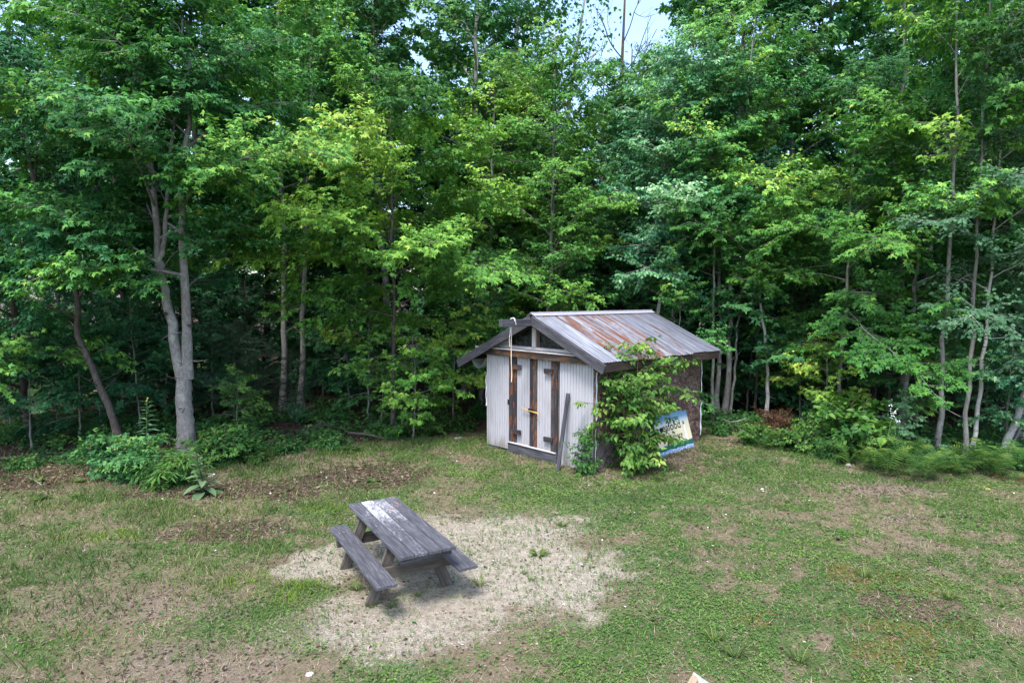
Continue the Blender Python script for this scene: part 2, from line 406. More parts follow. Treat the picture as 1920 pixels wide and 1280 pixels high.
# ------------------------------------------------------------------ trees
def grow(seed, stems, leaf='maple3', lsize=.12, gap=.42, el0=(24, 66), droop=42, bias=None, dens=1.0, twig_tubes=True, pair=.075, hang=.55, bare=0, spread=1.0, twl=1.0, tintc=.45, roughness=.05, keep=None):
    """stems: list of (path points, base radius, tip radius, crown base z, limb reach). Returns wood mesh, crown mesh."""
    rng = np.random.default_rng(seed)
    tb = Tubes(); LP, LD, LN, LS, LT = [], [], [], [], []
    gold = 2.39996
    for (pts, r0, r1, cb, reach) in stems:
        n = 22
        P = spline(pts, n); L = P[-1, 2] - P[0, 2]
        P[1:-1, :2] += rng.normal(0, .02 * min(1, L / 6), (n - 2, 2))
        f = np.linspace(0, 1, n); rad = r0 + (r1 - r0) * f ** .8
        if P[0, 2] < .1: rad = rad * (1 + (.75 if r0 > .09 else .4) * np.exp(-f * L / .28))
        tb.add(P, rad, 10 if r0 > .09 else 7, rng, roughness)
        top = P[-1, 2]
        zs = []; z = cb
        while z < top * .985: zs.append(z); z += gap * rng.uniform(.7, 1.3)
        a0 = rng.uniform(0, 6.28)
        for i in range(bare):
            z = rng.uniform(.25, .95) * cb; q = np.array([np.interp(z, P[:, 2], P[:, k]) for k in range(3)])
            az = rng.uniform(0, 6.28); l = rng.uniform(.4, 1.3) * max(.5, reach / 3); e = R(rng.uniform(-10, 45))
            d = np.array([math.cos(az) * math.cos(e), math.sin(az) * math.cos(e), math.sin(e)])
            tb.add(spline([q, q + d * l * .5 + rng.normal(0, .06, 3), q + d * l + [0, 0, rng.uniform(-.25, .1)]], 5), np.linspace(.012, .004, 5), 4)
        for i, z in enumerate(zs):
            t = (z - cb) / max(.1, top - cb)
            az = a0 + gold * i + rng.normal(0, .3)
            pr = (1 - t ** 2.2) ** .8 * (.66 + .34 * min(1, t * 4)) + .12
            l = reach * pr * rng.uniform(.7, 1.15)
            if bias: l *= 1 + bias[1] * math.cos(az - bias[0])
            if l < .2: continue
            q = np.array([np.interp(z, P[:, 2], P[:, k]) for k in range(3)])
            rs = float(np.interp(z, P[:, 2], rad))
            e = R(el0[0] + (el0[1] - el0[0]) * t + rng.normal(0, 12)); m = 7
            path = [q]; aa = az
            for k in range(m):
                ek = e - R(droop) * (k / m) ** 1.3; aa += rng.normal(0, .13)
                path.append(path[-1] + (l / m) * np.array([math.cos(aa) * math.cos(ek), math.sin(aa) * math.cos(ek), math.sin(ek)]))
            path = np.array(path); rl = min(rs * .5, .012 + .012 * l)
            tb.add(path, np.linspace(rl, .005, m + 1), 5)
            btint = rng.normal(0, .13)
            nt = max(4, int(l / .20 * dens)); 
            for k in range(nt + 1):
                s = 1 - (1 - .16) * (k / nt) ** .85
                u = s * m; i0 = min(int(u), m - 1); p0 = path[i0] + (path[i0 + 1] - path[i0]) * (u - i0)
                ld = norm(path[i0 + 1] - path[i0]); la = math.atan2(ld[1], ld[0])
                side = 1 if k % 2 else -1
                if k == 0: ta, tl = la, .35
                else:
                    ta = la + side * R(rng.uniform(30, 68)); tl = (.28 + .5 * (1 - s)) * min(l, 2.2) * rng.uniform(.6, 1.2) * spread
                tl = min(max(tl, .22), 1.15) * twl
                te = R(rng.uniform(-24, 34)) + .4 * math.asin(np.clip(ld[2], -1, 1))
                td = np.array([math.cos(ta) * math.cos(te), math.sin(ta) * math.cos(te), math.sin(te)])
                segs = [(p0, td, tl)]
                for q2 in range(int(2 + tl * 4)):
                    ss = rng.uniform(.25, .95); sa = ta + (1 if q2 % 2 else -1) * R(rng.uniform(30, 60)); se = te + R(rng.uniform(-38, 38))
                    segs.append((p0 + td * tl * ss, np.array([math.cos(sa) * math.cos(se), math.sin(sa) * math.cos(se), math.sin(se)]), tl * rng.uniform(.25, .5)))
                if twig_tubes: tb.add(np.array([p0, p0 + td * tl * .6 + [0, 0, -.01], p0 + td * tl + [0, 0, -.05 * tl]]), np.array([.006, .004, .002]), 3, cap=False)
                for (sp, sdv, sl) in segs:
                    c = max(2, int(sl / pair))
                    tt = (np.arange(c) + rng.uniform(.2, 1, c)) / c
                    for sgn in (1, -1):
                        pos = sp + sdv * (sl * tt)[:, None] - np.array([0, 0, .10]) * (tt ** 2 * sl)[:, None]
                        lat = np.cross(sdv, [0, 0, 1]); lat = lat / (np.linalg.norm(lat) + 1e-6)
                        D = sdv * rng.uniform(.2, .9, (c, 1)) + lat * sgn * rng.uniform(.3, 1.0, (c, 1)) + np.array([0, 0, -1]) * (hang + rng.normal(0, .25, (c, 1)))
                        D = norm(D)
                        pos = pos + D * rng.uniform(.02, .06, (c, 1))
                        LP.append(pos); LD.append(D)
                        LN.append(np.array([0, 0, 1.]) + rng.normal(0, .33, (c, 3)) + .65 * np.array([math.cos(az), math.sin(az), 0]))
                        LS.append(lsize * rng.uniform(.65, 1.2, c))
                        LT.append(tintc + btint + rng.normal(0, .14, c) + .22 * (s - .5) + .12 * t)
    P, D, N, S, T = map(np.concatenate, (LP, LD, LN, LS, LT))
    return tb.mesh('trunk'), leaf_mesh('crown', P, D, N, S, leaf, T)

def plant(name, label, cat, geo, loc, mats, rotz=0, scale=1.0, group=None, parts=('trunk', 'crown')):
    x, y = loc[0], loc[1]
    o = empty(name, (x, y, float(ground_z(x, y)) - .02), rotz)
    o.scale = (scale, scale, scale) if not isinstance(scale, tuple) else scale
    tag(o, label, cat, group)
    for me, nm, mt in zip(geo, parts, mats):
        if not me.materials: me.materials.append(M[mt])
        c = link(nm, me, o)
        if me.materials[0] != M[mt]:
            c.material_slots[0].link = 'OBJECT'; c.material_slots[0].material = M[mt]
    return o
def straight(h, lean=(0, 0), bow=(0, 0)):
    return [(0, 0, -.1), (lean[0] * .33 + bow[0], lean[1] * .33 + bow[1], h * .33), (lean[0] * .66 + bow[0], lean[1] * .66 + bow[1], h * .66), (lean[0], lean[1], h)]
FACE = -math.pi / 2      # azimuth of the clearing, where the light is

# ------------------------------------------------------------------ wood, paint and metal
import bmesh
def obj_attr(t, name):
    nd = t.n('ShaderNodeAttribute'); nd.attribute_type = 'OBJECT'; nd.attribute_name = name; return nd.outputs['Fac']

def wood_material(name, dark, mid, light, stain=None, stain_at=(.55, .65), scale=1.0, spec=.2):
    """Grain runs along the board's own X axis."""
    t = NT(name)
    v = t.coord('Object', (.55 * scale, 9 * scale, 9 * scale)); f = t.noise(v, 5.5, 7, .68, .5)
    b = t.noise(t.coord('Object', (.8, 3, 3)), 2.2, 4)
    c = t.ramp(f, [(.25, dark), (.5, mid), (.78, light)])
    c = t.mix(t.rampf(b, .35, .7, 0, .55), c, dark)
    if stain:
        s = t.noise(t.coord('Object', (1.6, 4.5, 4.5)), 2.4, 5, .7)
        c = t.mix(t.rampf(s, *stain_at), c, stain)
    return t.done(t.bsdf(c, .88, t.bump(f, .5, .006), spec))
M['wood_grey'] = wood_material('weathered_grey_wood', (.020, .020, .026), (.066, .065, .076), (.155, .152, .17))
M['wood_char'] = wood_material('dark_stained_wood', (.013, .013, .017), (.036, .035, .042), (.095, .09, .10), (.14, .05, .02), (.53, .59))
M['wood_beam'] = wood_material('scorched_beam_wood', (.022, .018, .018), (.065, .052, .048), (.15, .125, .115), (.17, .070, .026), (.50, .60))
M['wood_brown'] = wood_material('brown_board_wood', (.014, .010, .009), (.042, .030, .025), (.095, .068, .056))
M['wood_tan'] = wood_material('tan_leg_wood', (.030, .026, .023), (.082, .072, .064), (.165, .148, .135))
M['pale_trim'] = wood_material('pale_painted_trim', (.30, .28, .28), (.46, .44, .45), (.60, .58, .59))
M['new_timber'] = wood_material('new_sawn_timber', (.16, .10, .065), (.33, .24, .17), (.46, .37, .29))
M['dark_metal'] = plain('dark_iron', (.03, .03, .032), .5, .4, .6)
M['yellow'] = plain('yellow_wood', (.55, .33, .10))
M['rope'] = plain('tan_rope', (.62, .47, .30), .9)
M['plastic'] = plain('white_plastic', (.72, .73, .78), .5)

def siding_material():
    t = NT('pale_painted_siding')
    f = t.noise(t.coord('Object', (14, 14, .5)), 4, 6, .7); g = t.noise(t.coord('Object', (1, 1, .5)), 3, 4); e = t.noise(t.coord('Object', (1, 1, 1)), 60, 3)
    c = t.ramp(f, [(.25, (.30, .295, .32)), (.5, (.355, .35, .38)), (.75, (.40, .395, .42))])
    c = t.mix(t.rampf(g, .45, .75, 0, .5), c, (.25, .235, .235))
    tc = t.n('ShaderNodeTexCoord'); sx = t.n('ShaderNodeSeparateXYZ'); t.l(tc.outputs['Object'], sx.inputs[0])
    low = t.math('MULTIPLY', t.rampf(sx.outputs['Z'], .45, 0), t.rampf(g, .35, .6))
    c = t.mix(t.math('MULTIPLY', low, .8), c, (.17, .15, .12))
    return t.done(t.bsdf(c, .75, t.bump(t.math('ADD', f, e), .25, .003), .25))
M['siding'] = siding_material()

def roof_material():
    t = NT('rusted_ribbed_steel')      # X runs down the slope
    rust = obj_attr(t, 'rust')
    s1 = t.noise(t.coord('Object', (.55, 5.5, 1)), 2.6, 6, .68); s2 = t.noise(t.coord('Object', (.35, 16, 1)), 2.0, 5, .7); s3 = t.noise(t.coord('Object', (1, 2.5, 1)), 1.3, 3)
    s2 = t.math('ADD', s2, obj_attr(t, 'pale'))
    c = t.ramp(s2, [(.30, (.040, .044, .056)), (.44, (.085, .092, .115)), (.56, (.145, .153, .182)), (.68, (.28, .288, .315)), (.84, (.46, .465, .49))])
    c = t.mix(t.rampf(s3, .42, .68, 0, .6), c, (.13, .137, .165))
    r = t.math('ADD', s1, rust)
    c = t.mix(t.rampf(r, .60, .70), c, t.mix(t.rampf(s2, .35, .65), (.055, .024, .016), (.15, .058, .027)))
    d = t.noise(t.coord('Object', (.8, 22, 1)), 1.8, 3, .6)
    c = t.mix(t.rampf(d, .58, .66, 0, .85), c, (.04, .05, .058))
    return t.done(t.bsdf(c, t.rampf(r, .55, .7, .48, .9), t.bump(s1, .15, .004), .4, 0.0))
M['roof'] = roof_material()

def felt_material():
    t = NT('brown_fibre_felt')
    f = t.noise(t.coord('Object', (1, 1.3, 1.8), False), 11, 8, .82, 1.4); g = t.noise(t.coord('Object', (1, 1, 1), False), 3.2, 5)
    c = t.ramp(f, [(.32, (.022, .013, .011)), (.45, (.085, .052, .044)), (.54, (.20, .138, .118)), (.63, (.46, .36, .32))])
    c = t.mix(t.rampf(g, .42, .62, 0, .45), c, (.042, .027, .024))
    tc = t.n('ShaderNodeTexCoord'); sx = t.n('ShaderNodeSeparateXYZ'); t.l(tc.outputs['Object'], sx.inputs[0])
    low = t.math('MULTIPLY', t.rampf(t.math('ADD', sx.outputs['Z'], t.math('MULTIPLY', g, .8)), 1.25, .7), t.rampf(sx.outputs['Y'], 2.6, .8))
    c = t.mix(t.math('MULTIPLY', low, .7), c, (.105, .105, .12))
    return t.done(t.bsdf(c, .95, t.bump(f, 1.0, .03), .1))
M['felt'] = felt_material()

def glass_material():
    t = NT('dark_dusty_glass')
    f = t.noise(t.coord('Object'), 14, 5)
    return t.done(t.bsdf(t.ramp(f, [(.4, (.008, .010, .010)), (.8, (.05, .055, .052))]), .25, None, .5))
M['glass'] = glass_material()

def box_mesh(lx, ly, lz, bev=.006):
    bm = bmesh.new(); bmesh.ops.create_cube(bm, size=1)
    for v in bm.verts: v.co = (v.co.x * lx, v.co.y * ly, v.co.z * lz)
    if bev: bmesh.ops.bevel(bm, geom=bm.edges[:], offset=min(bev, lx * .3, ly * .3, lz * .3), segments=1, affect='EDGES')
    me = bpy.data.meshes.new('board'); bm.to_mesh(me); bm.free(); return me

def board(name, parent, p0, p1, w, t, mat, nrm=(0, -1, 0), bev=.006):
    """Board from p0 to p1 (centre line), width w, thickness t along nrm."""
    p0, p1 = Vector(p0), Vector(p1); x = (p1 - p0); L = x.length; x.normalize()
    z = Vector(nrm); z = (z - x * z.dot(x)).normalized(); y = z.cross(x)
    o = link(name, box_mesh(L, w, t, bev), parent, M[mat])
    mt = Matrix((x, y, z)).transposed().to_4x4(); mt.translation = (p0 + p1) / 2
    o.matrix_basis = mt
    return o

def prism(name, parent, poly, v0, v1, mat):
    """Polygon in (u, z) pushed from v0 to v1."""
    n = len(poly)
    V = [(u, v0, z) for u, z in poly] + [(u, v1, z) for u, z in poly]
    F = [tuple(range(n)), tuple(range(2 * n - 1, n - 1, -1))] + [(i, i + n, (i + 1) % n + n, (i + 1) % n) for i in range(n)]
    me = bpy.data.meshes.new(name); me.from_pydata(V, [], F); me.update()
    bm = bmesh.new(); bm.from_mesh(me); bmesh.ops.recalc_face_normals(bm, faces=bm.faces); bm.to_mesh(me); bm.free()
    return link(name, me, parent, M[mat])

def grooved(name, parent, u0, u1, z0, z1, v, mat='siding', pitch=.078, gw=.018, gd=.014, z1b=None, th=.02):
    """Vertical-groove siding sheet facing -v (towards the clearing)."""
    us = [(u0, 0)]; u = u0 + pitch * .6
    while u < u1 - gw * 1.5:
        us += [(u, 0), (u + gw * .25, gd), (u + gw * .75, gd), (u + gw, 0)]; u += pitch
    us.append((u1, 0)); n = len(us); z1b = z1 if z1b is None else z1b
    top = lambda a: z1 + (z1b - z1) * (a - u0) / (u1 - u0)
    V = [(a, v + d, z0) for a, d in us] + [(a, v + d, top(a)) for a, d in us] + [(u0, v + th, z0), (u1, v + th, z0), (u0, v + th, top(u0)), (u1, v + th, top(u1))]
    F = [(i, i + 1, n + i + 1, n + i) for i in range(n - 1)]
    b = 2 * n
    F += [(b + 1, b, b + 2, b + 3), (b, 0, n, b + 2), (n - 1, b + 1, b + 3, 2 * n - 1), tuple(range(n, 2 * n)) + (b + 3, b + 2), tuple(range(n - 1, -1, -1)) + (b, b + 1)]
    me = bpy.data.meshes.new(name); me.from_pydata(V, [], F); me.update()
    return link(name, me, parent, M[mat])

# ------------------------------------------------------------------ the shed
W_, L_ = 3.168, 4.12
ANG = R(-46.13)
S0 = Vector((1.61 - math.cos(ANG) * W_, 12.487 - math.sin(ANG) * W_, 0))
def shed_pt(u, v, z=0): return Vector((S0.x + math.cos(ANG) * u - math.sin(ANG) * v, S0.y + math.sin(ANG) * u + math.cos(ANG) * v, z))
shed = empty('shed', S0, ANG)
tag(shed, 'weathered shed with pale siding, double doors and rusted ribbed roof', 'shed')
RU, RZ, SL = 1.69, 3.11, .455
def roof_z(u): return RZ - SL * abs(u - RU)

grooved('siding_panel', shed, 0, .787, .05, 2.19, 0)
grooved('siding_panel', shed, 2.285, W_, 0.0, 2.17, 0)
o = board('post', shed, (.845, -.012, .0), (.845, -.012, 2.18), .114, .06, 'wood_char')
board('stile', shed, (.957, -.008, .245), (.957, -.008, 2.17), .106, .045, 'wood_char')
for (u0, u1, hs) in ((1.012, 1.436, -1), (1.637, 2.062, 1)):
    d = grooved('door', shed, u0, u1, .25, 2.16, .004, pitch=.085)
    for zc in (1.945, .49):
        ue = u0 - .075 if hs < 0 else u1 + .075; ui = u0 + .165 if hs < 0 else u1 - .17
        board('hinge_strap', d, (ue, -.055, zc), (ui, -.055, zc + (.01 if hs < 0 else -.01)), .105, .05, 'wood_char')
board('stile', shed, (1.483, -.012, .245), (1.483, -.012, 2.17), .092, .05, 'wood_char')
board('stile', shed, (1.583, -.006, .245), (1.583, -.006, 2.17), .106, .045, 'wood_beam')
board('stile', shed, (2.108, -.008, .235), (2.108, -.008, 2.165), .09, .05, 'wood_beam')
board('post', shed, (2.203, -.014, .0), (2.203, -.014, 2.175), .095, .06, 'wood_char')
board('batten', shed, (2.268, -.006, .02), (2.268, -.006, 2.17), .03, .03, 'wood_tan')
board('sill', shed, (.775, -.03, .115), (2.255, -.03, .105), .225, .07, 'wood_grey')
board('threshold', shed, (.80, -.035, .238), (2.24, -.035, .228), .11, .018, 'pale_trim', (0, 0, 1))
board('tie_beam', shed, (-.02, -.06, 2.255), (W_ + .02, -.06, 2.245), .15, .135, 'wood_beam')
board('ledge', shed, (-.05, -.075, 2.342), (W_ + .05, -.075, 2.330), .17, .02, 'wood_grey', (0, 0, 1))
board('drip_strip', shed, (-.22, -.172, 2.345), (W_ + .06, -.172, 2.335), .028, .014, 'pale_trim')
# gable
board('gable_sill', shed, (.45, -.01, 2.385), (2.75, -.01, 2.385), .065, .05, 'pale_trim')
board('king_post', shed, (1.565, -.02, 2.42), (1.565, -.02, 2.93), .11, .06, 'pale_trim')
board('king_post', shed, (1.655, -.005, 2.42), (1.655, -.005, 2.95), .055, .05, 'wood_beam')
for sgn, ua, ub in ((-1, .78, 1.508), (1, 1.684, 2.40)):
    zA, zB = roof_z(ua) - .13, roof_z(ub) - .13
    w = prism('gable_window', shed, [(ua, 2.42), (ub, 2.42), (ub, zB), (ua, zA)], .02, .03, 'glass')
    board('frame', w, (ua, -.002, 2.433), (ub, -.002, 2.433), .026, .03, 'wood_char')
    uo = ua if sgn < 0 else ub; ui = ub if sgn < 0 else ua
    board('frame', w, (ui + .012 * sgn, -.004, 2.44), (ui + .012 * sgn, -.004, roof_z(ui) - .14), .024, .03, 'wood_grey')
    board('frame', w, (uo, -.004, roof_z(uo) - .125), (ui, -.004, roof_z(ui) - .125), .06, .035, 'wood_brown')
prism('gable_panel', shed, [(.10, 2.3), (.776, 2.3), (.776, roof_z(.776) - .05), (.10, roof_z(.10) - .05)], .0, .025, 'pale_trim')
prism('gable_panel', shed, [(2.404, 2.3), (3.12, 2.3), (3.12, roof_z(3.12) - .05), (2.404, roof_z(2.404) - .05)], .0, .025, 'pale_trim')
# walls behind
def felt_wall():
    nv, nz = 120, 64
    vs, zs = np.linspace(.03, L_, nv), np.linspace(-.03, roof_z(W_) - .06, nz)
    VV, ZZ = np.meshgrid(vs, zs)
    UU = W_ + .02 + .07 * (fbm(VV * 2.2, ZZ * 2.2, 8) - .5) + .06 * (fbm(VV * 11, ZZ * 11, 9) - .5)
    V = np.stack([UU, VV, ZZ], -1).reshape(-1, 3)
    i = (np.arange(nz - 1)[:, None] * nv + np.arange(nv - 1)[None])
    F = np.stack([i, i + 1, i + nv + 1, i + nv], -1).reshape(-1, 4)
    Vb = V.copy(); Vb[:, 0] = W_ - .05; n = len(V)
    rim = np.concatenate([np.arange(nv), np.arange(1, nz) * nv + nv - 1, np.arange(nv - 2, -1, -1) + (nz - 1) * nv, np.arange(nz - 2, 0, -1) * nv])
    r2 = np.roll(rim, -1)
    F2 = np.stack([rim, rim + n, r2 + n, r2], -1)
    return mesh_np('felt_wall', np.vstack([V, Vb]), np.concatenate([F, F[:, ::-1] + n, F2]), smooth=False)
link('felt_wall', felt_wall(), shed, M['felt'])
prism('back_wall', shed, [(0.03, 0), (W_ - .06, 0), (W_ - .06, roof_z(W_) - .08), (RU, RZ - .08), (.03, roof_z(0) - .08)], L_ - .04, L_ - .01, 'siding')
board('side_wall', shed, (.02, .03, 1.13), (.02, L_ - .05, 1.13), 2.22, .03, 'siding', (-1, 0, 0))
for (v, z) in ((.06, .0), (L_ - .2, .0)):
    board('foundation_block', shed, (.05, v + .03, z - .02), (.35, v + .03, z - .02), .16, .16, 'wood_grey', (0, 0, 1))
# torn white plastic at the corners
def ragged(name, u, v, z0, z1, w0, seed, axis='u'):
    rng = np.random.default_rng(seed); n = 9; zz = np.linspace(z0, z1, n)
    a = w0 * (.25 + .9 * rng.random(n) ** 2); b = -.3 * w0 * rng.random(n)
    V = []
    for i in range(n):
        for e, off in ((a[i], 0), (b[i], 0), (b[i], .004), (a[i], .004)):
            V.append((u + off + .01 * math.sin(i * 1.7), v + e, zz[i]) if axis == 'v' else (u + e, v + off + .01 * math.sin(i * 1.7), zz[i]))
    V = np.array(V); F = []
    for i in range(n - 1):
        for k in range(4): F.append((i * 4 + k, i * 4 + (k + 1) % 4, i * 4 + 4 + (k + 1) % 4, i * 4 + 4 + k))
    F += [(0, 1, 2, 3), (n * 4 - 1, n * 4 - 2, n * 4 - 3, n * 4 - 4)]
    return link(name, mesh_np(name, V, np.array(F)), shed, M['plastic'])
ragged('plastic_strip', W_ + .055, .03, 1.05, 2.02, .05, 1, 'v')
ragged('plastic_strip', W_ + .055, .03, .05, .9, .022, 2, 'v')
ragged('plastic_strip', W_ + .045, L_ - .02, .15, .95, .07, 3, 'v')
ragged('plastic_strip', W_ + .045, L_ - .02, 1.2, 2.05, .03, 4, 'v')
ragged('plastic_strip', -.03, .0, .95, 1.68, .04, 5, 'u')
# roof
SLn = math.atan(SL)
def corrugated(length, width, pitch=.092, amp=.012, rows=6, seed=0):
    n = int(width / pitch * 6); rng = np.random.default_rng(seed)
    y = np.linspace(0, width, n); x = np.linspace(0, length, rows)
    prof = amp * np.maximum(np.sin(y / pitch * 2 * math.pi), -.35)
    X, Y = np.meshgrid(x, y); Z = prof[:, None] + rng.normal(0, .0025, (n, rows))
    V = np.stack([X, Y, Z], -1).reshape(-1, 3)
    i = (np.arange(n - 1)[:, None] * rows + np.arange(rows - 1)[None])
    F = np.stack([i, i + rows, i + rows + 1, i + 1], -1).reshape(-1, 4)
    return mesh_np('roof_sheet', V, F, smooth=True)
V0, V1 = -.25, L_ + .07
nsh = 7; sw = (V1 - V0) / nsh
RUST = [.03, .15, .12, .14, .06, .06, -.02]
for side, reach in ((1, 3.640 - RU), (-1, RU + .745)):
    sl = reach / math.cos(SLn)
    for k in range(nsh):
        me = corrugated(sl + .012 * ((k * 37) % 5 - 2), sw + .025, seed=k)
        o = link('roof_sheet', me, shed, M['roof']); o['rust'] = RUST[k]; o['pale'] = (.10, .07, .05, .06, .0, -.03, -.05)[k]
        x = Vector((side * math.cos(SLn), 0, -math.sin(SLn))); y = Vector((0, 1, 0)); z = x.cross(y) if side > 0 else x.cross(y)
        if z.z < 0: z = -z
        mt = Matrix((x, y, z)).transposed().to_4x4()
        mt.translation = Vector((RU, V0 + k * sw, RZ + .020 + .0025 * (k % 2)))
        o.matrix_basis = mt
    c0 = Vector((RU + side * .005, (V0 + V1) / 2, RZ - .014)); c1 = Vector((RU + side * reach - side * .03, (V0 + V1) / 2, RZ - .014 - SL * (reach - .03)))
    board('roof_deck', shed, c0, c1, V1 - V0 - .03, .022, 'wood_brown', (side * math.sin(SLn), 0, math.cos(SLn)))
    off = Vector((0, 0, -.098))
    board('barge_board', shed, Vector((RU + side * .004, V0 - .014, RZ)) + off, Vector((RU + side * (reach + .01), V0 - .014, RZ - SL * (reach + .01))) + off, .19, .045, 'wood_grey')
    board('barge_board', shed, Vector((RU + side * .004, V1 + .014, RZ)) + off, Vector((RU + side * (reach + .01), V1 + .014, RZ - SL * (reach + .01))) + off, .16, .04, 'wood_grey')
    ue = RU + side * (reach - .035)
    board('fascia', shed, (ue, V0 + .02, roof_z(ue) - .10), (ue, V1 - .02, roof_z(ue) - .10), .155, .03, 'wood_brown', (side, 0, 0))
    board('ridge_cap', shed, (RU + side * .055, V0 - .02, RZ + .030), (RU + side * .055, V1 + .02, RZ + .030), .125, .007, 'roof_cap', (side * math.sin(SLn), 0, math.cos(SLn))) if 'roof_cap' in M else None
M['roof_cap'] = plain('faded_ridge_metal', (.30, .29, .34), .5, .4)
for side in (1, -1):
    board('ridge_cap', shed, (RU + side * .058, V0 - .02, RZ + .022), (RU + side * .058, V1 + .02, RZ + .022), .13, .006, 'roof_cap', (side * math.sin(SLn), 0, math.cos(SLn)))
board('ridge_roll', shed, (RU, V0 - .02, RZ + .054), (RU, V1 + .02, RZ + .054), .03, .03, 'roof_cap', (0, 0, 1))
board('hoist_beam', shed, (RU, -1.14, 2.965), (RU, .45, 2.965), .145, .095, 'wood_grey', (1, 0, 0))
# latch
lb = board('latch_bar', shed, (1.23, -.075, 1.06), (1.70, -.075, 1.015), .026, .022, 'yellow')
board('hasp', shed, (1.44, -.06, 1.07), (1.60, -.06, 1.055), .035, .06, 'dark_metal')
board('hasp', shed, (1.45, -.06, 1.015), (1.60, -.06, 1.0), .03, .05, 'dark_metal')
tbe = Tubes(); tbe.add(spline([(1.69, -.085, 1.015), (1.735, -.09, 1.01), (1.75, -.09, .96), (1.72, -.088, .915)], 10), .011, 6)
link('latch_cord', tbe.mesh('latch_cord'), shed, M['yellow'])
board('latch_keeper', shed, (.79, -.05, 1.08), (.79, -.05, 1.20), .035, .04, 'dark_metal')

# rope over the hoist beam
rp = Tubes()
def sp(u, v, z): p = shed_pt(u, v, z); return (p.x, p.y, p.z)
rp.add(spline([sp(1.755, -.76, 2.93), sp(1.755, -.79, 3.02), sp(1.72, -.78, 3.062), sp(1.66, -.77, 3.06), sp(1.63, -.765, 3.0), sp(1.625, -.77, 2.6), sp(1.62, -.765, 2.2), sp(1.60, -.73, 1.9), sp(1.62, -.76, 1.74)], 44), .011, 6)
rope = link('rope', rp.mesh('rope'), None, M['rope']); tag(rope, 'tan rope slung over the projecting ridge beam of the shed', 'rope')
rp = Tubes(); rp.add(spline([sp(1.625, -.80, 3.0), sp(1.63, -.805, 2.8), sp(1.62, -.82, 2.62), sp(1.62, -.80, 2.47)], 16), .009, 6)
rp.add(spline([sp(1.625, -.80, 3.0), sp(1.64, -.80, 3.058), sp(1.74, -.80, 3.06), sp(1.756, -.80, 3.0)], 10), .009, 6)
cord = link('cord', rp.mesh('cord'), None, M['plastic']); tag(cord, 'short white cord hanging from the ridge beam beside the tan rope', 'cord')

# sagging tarp under the far eave
def tarp_mesh():
    nu, nv = 12, 10; V = []
    for j in range(nv):
        for i in range(nu):
            a, b = i / (nu - 1), j / (nv - 1)
            u = -.60 + .56 * a; v = .03 + 2.2 * b
            V.append((u, v, 2.02 - .04 * a - .24 * math.sin(math.pi * min(1, a * 1.05 + .02)) ** .8 * (1 - .3 * b) + .10 * a))
    V = np.array(V); i = (np.arange(nv - 1)[:, None] * nu + np.arange(nu - 1)[None])
    F = np.stack([i, i + 1, i + nu + 1, i + nu], -1).reshape(-1, 4)
    Vb = V + [0, 0, .006]; n = len(V)
    rim = np.concatenate([np.arange(nu), np.arange(1, nv) * nu + nu - 1, np.arange(nu - 2, -1, -1) + (nv - 1) * nu, np.arange(nv - 2, 0, -1) * nu]); r2 = np.roll(rim, -1)
    return mesh_np('tarp', np.vstack([V, Vb]), np.concatenate([F[:, ::-1], F + n, np.stack([rim, r2, r2 + n, rim + n], -1)]), smooth=False)
tp = link('tarp', tarp_mesh(), None, plain('grey_green_tarp', (.36, .42, .40), .5)); tp.location = S0; tp.rotation_euler = (0, 0, ANG)
tag(tp, 'grey tarp sagging under the eave beside the pale siding', 'tarp')

# leaning plank
pr = empty('leaning_plank', shed_pt(2.63, -.42, 0)); tag(pr, 'long grey plank leaning against the siding by the shed doors', 'plank')
pl = link('plank', box_mesh(1.60, .085, .04), pr, M['wood_grey'])
a, b = shed_pt(2.60, -.40, -.02) - pr.location, shed_pt(2.555, -.045, 1.53) - pr.location
x = (b - a).normalized(); z = shed_pt(0, -1) - shed_pt(0, 0); z = (z - x * z.dot(x)).normalized(); y = z.cross(x)
mt = Matrix((x, y, z)).transposed().to_4x4(); mt.translation = (a + b) / 2; pl.matrix_basis = mt
pr_only = pl
# a plank is one board: drop the empty and keep the mesh itself as the thing
pl.parent = None; pl.name = 'leaning_plank'; pl.matrix_basis = Matrix.Translation(pr.location) @ mt
tag(pl, pr['label'], 'plank'); bpy.data.objects.remove(pr); pl.name = 'leaning_plank'

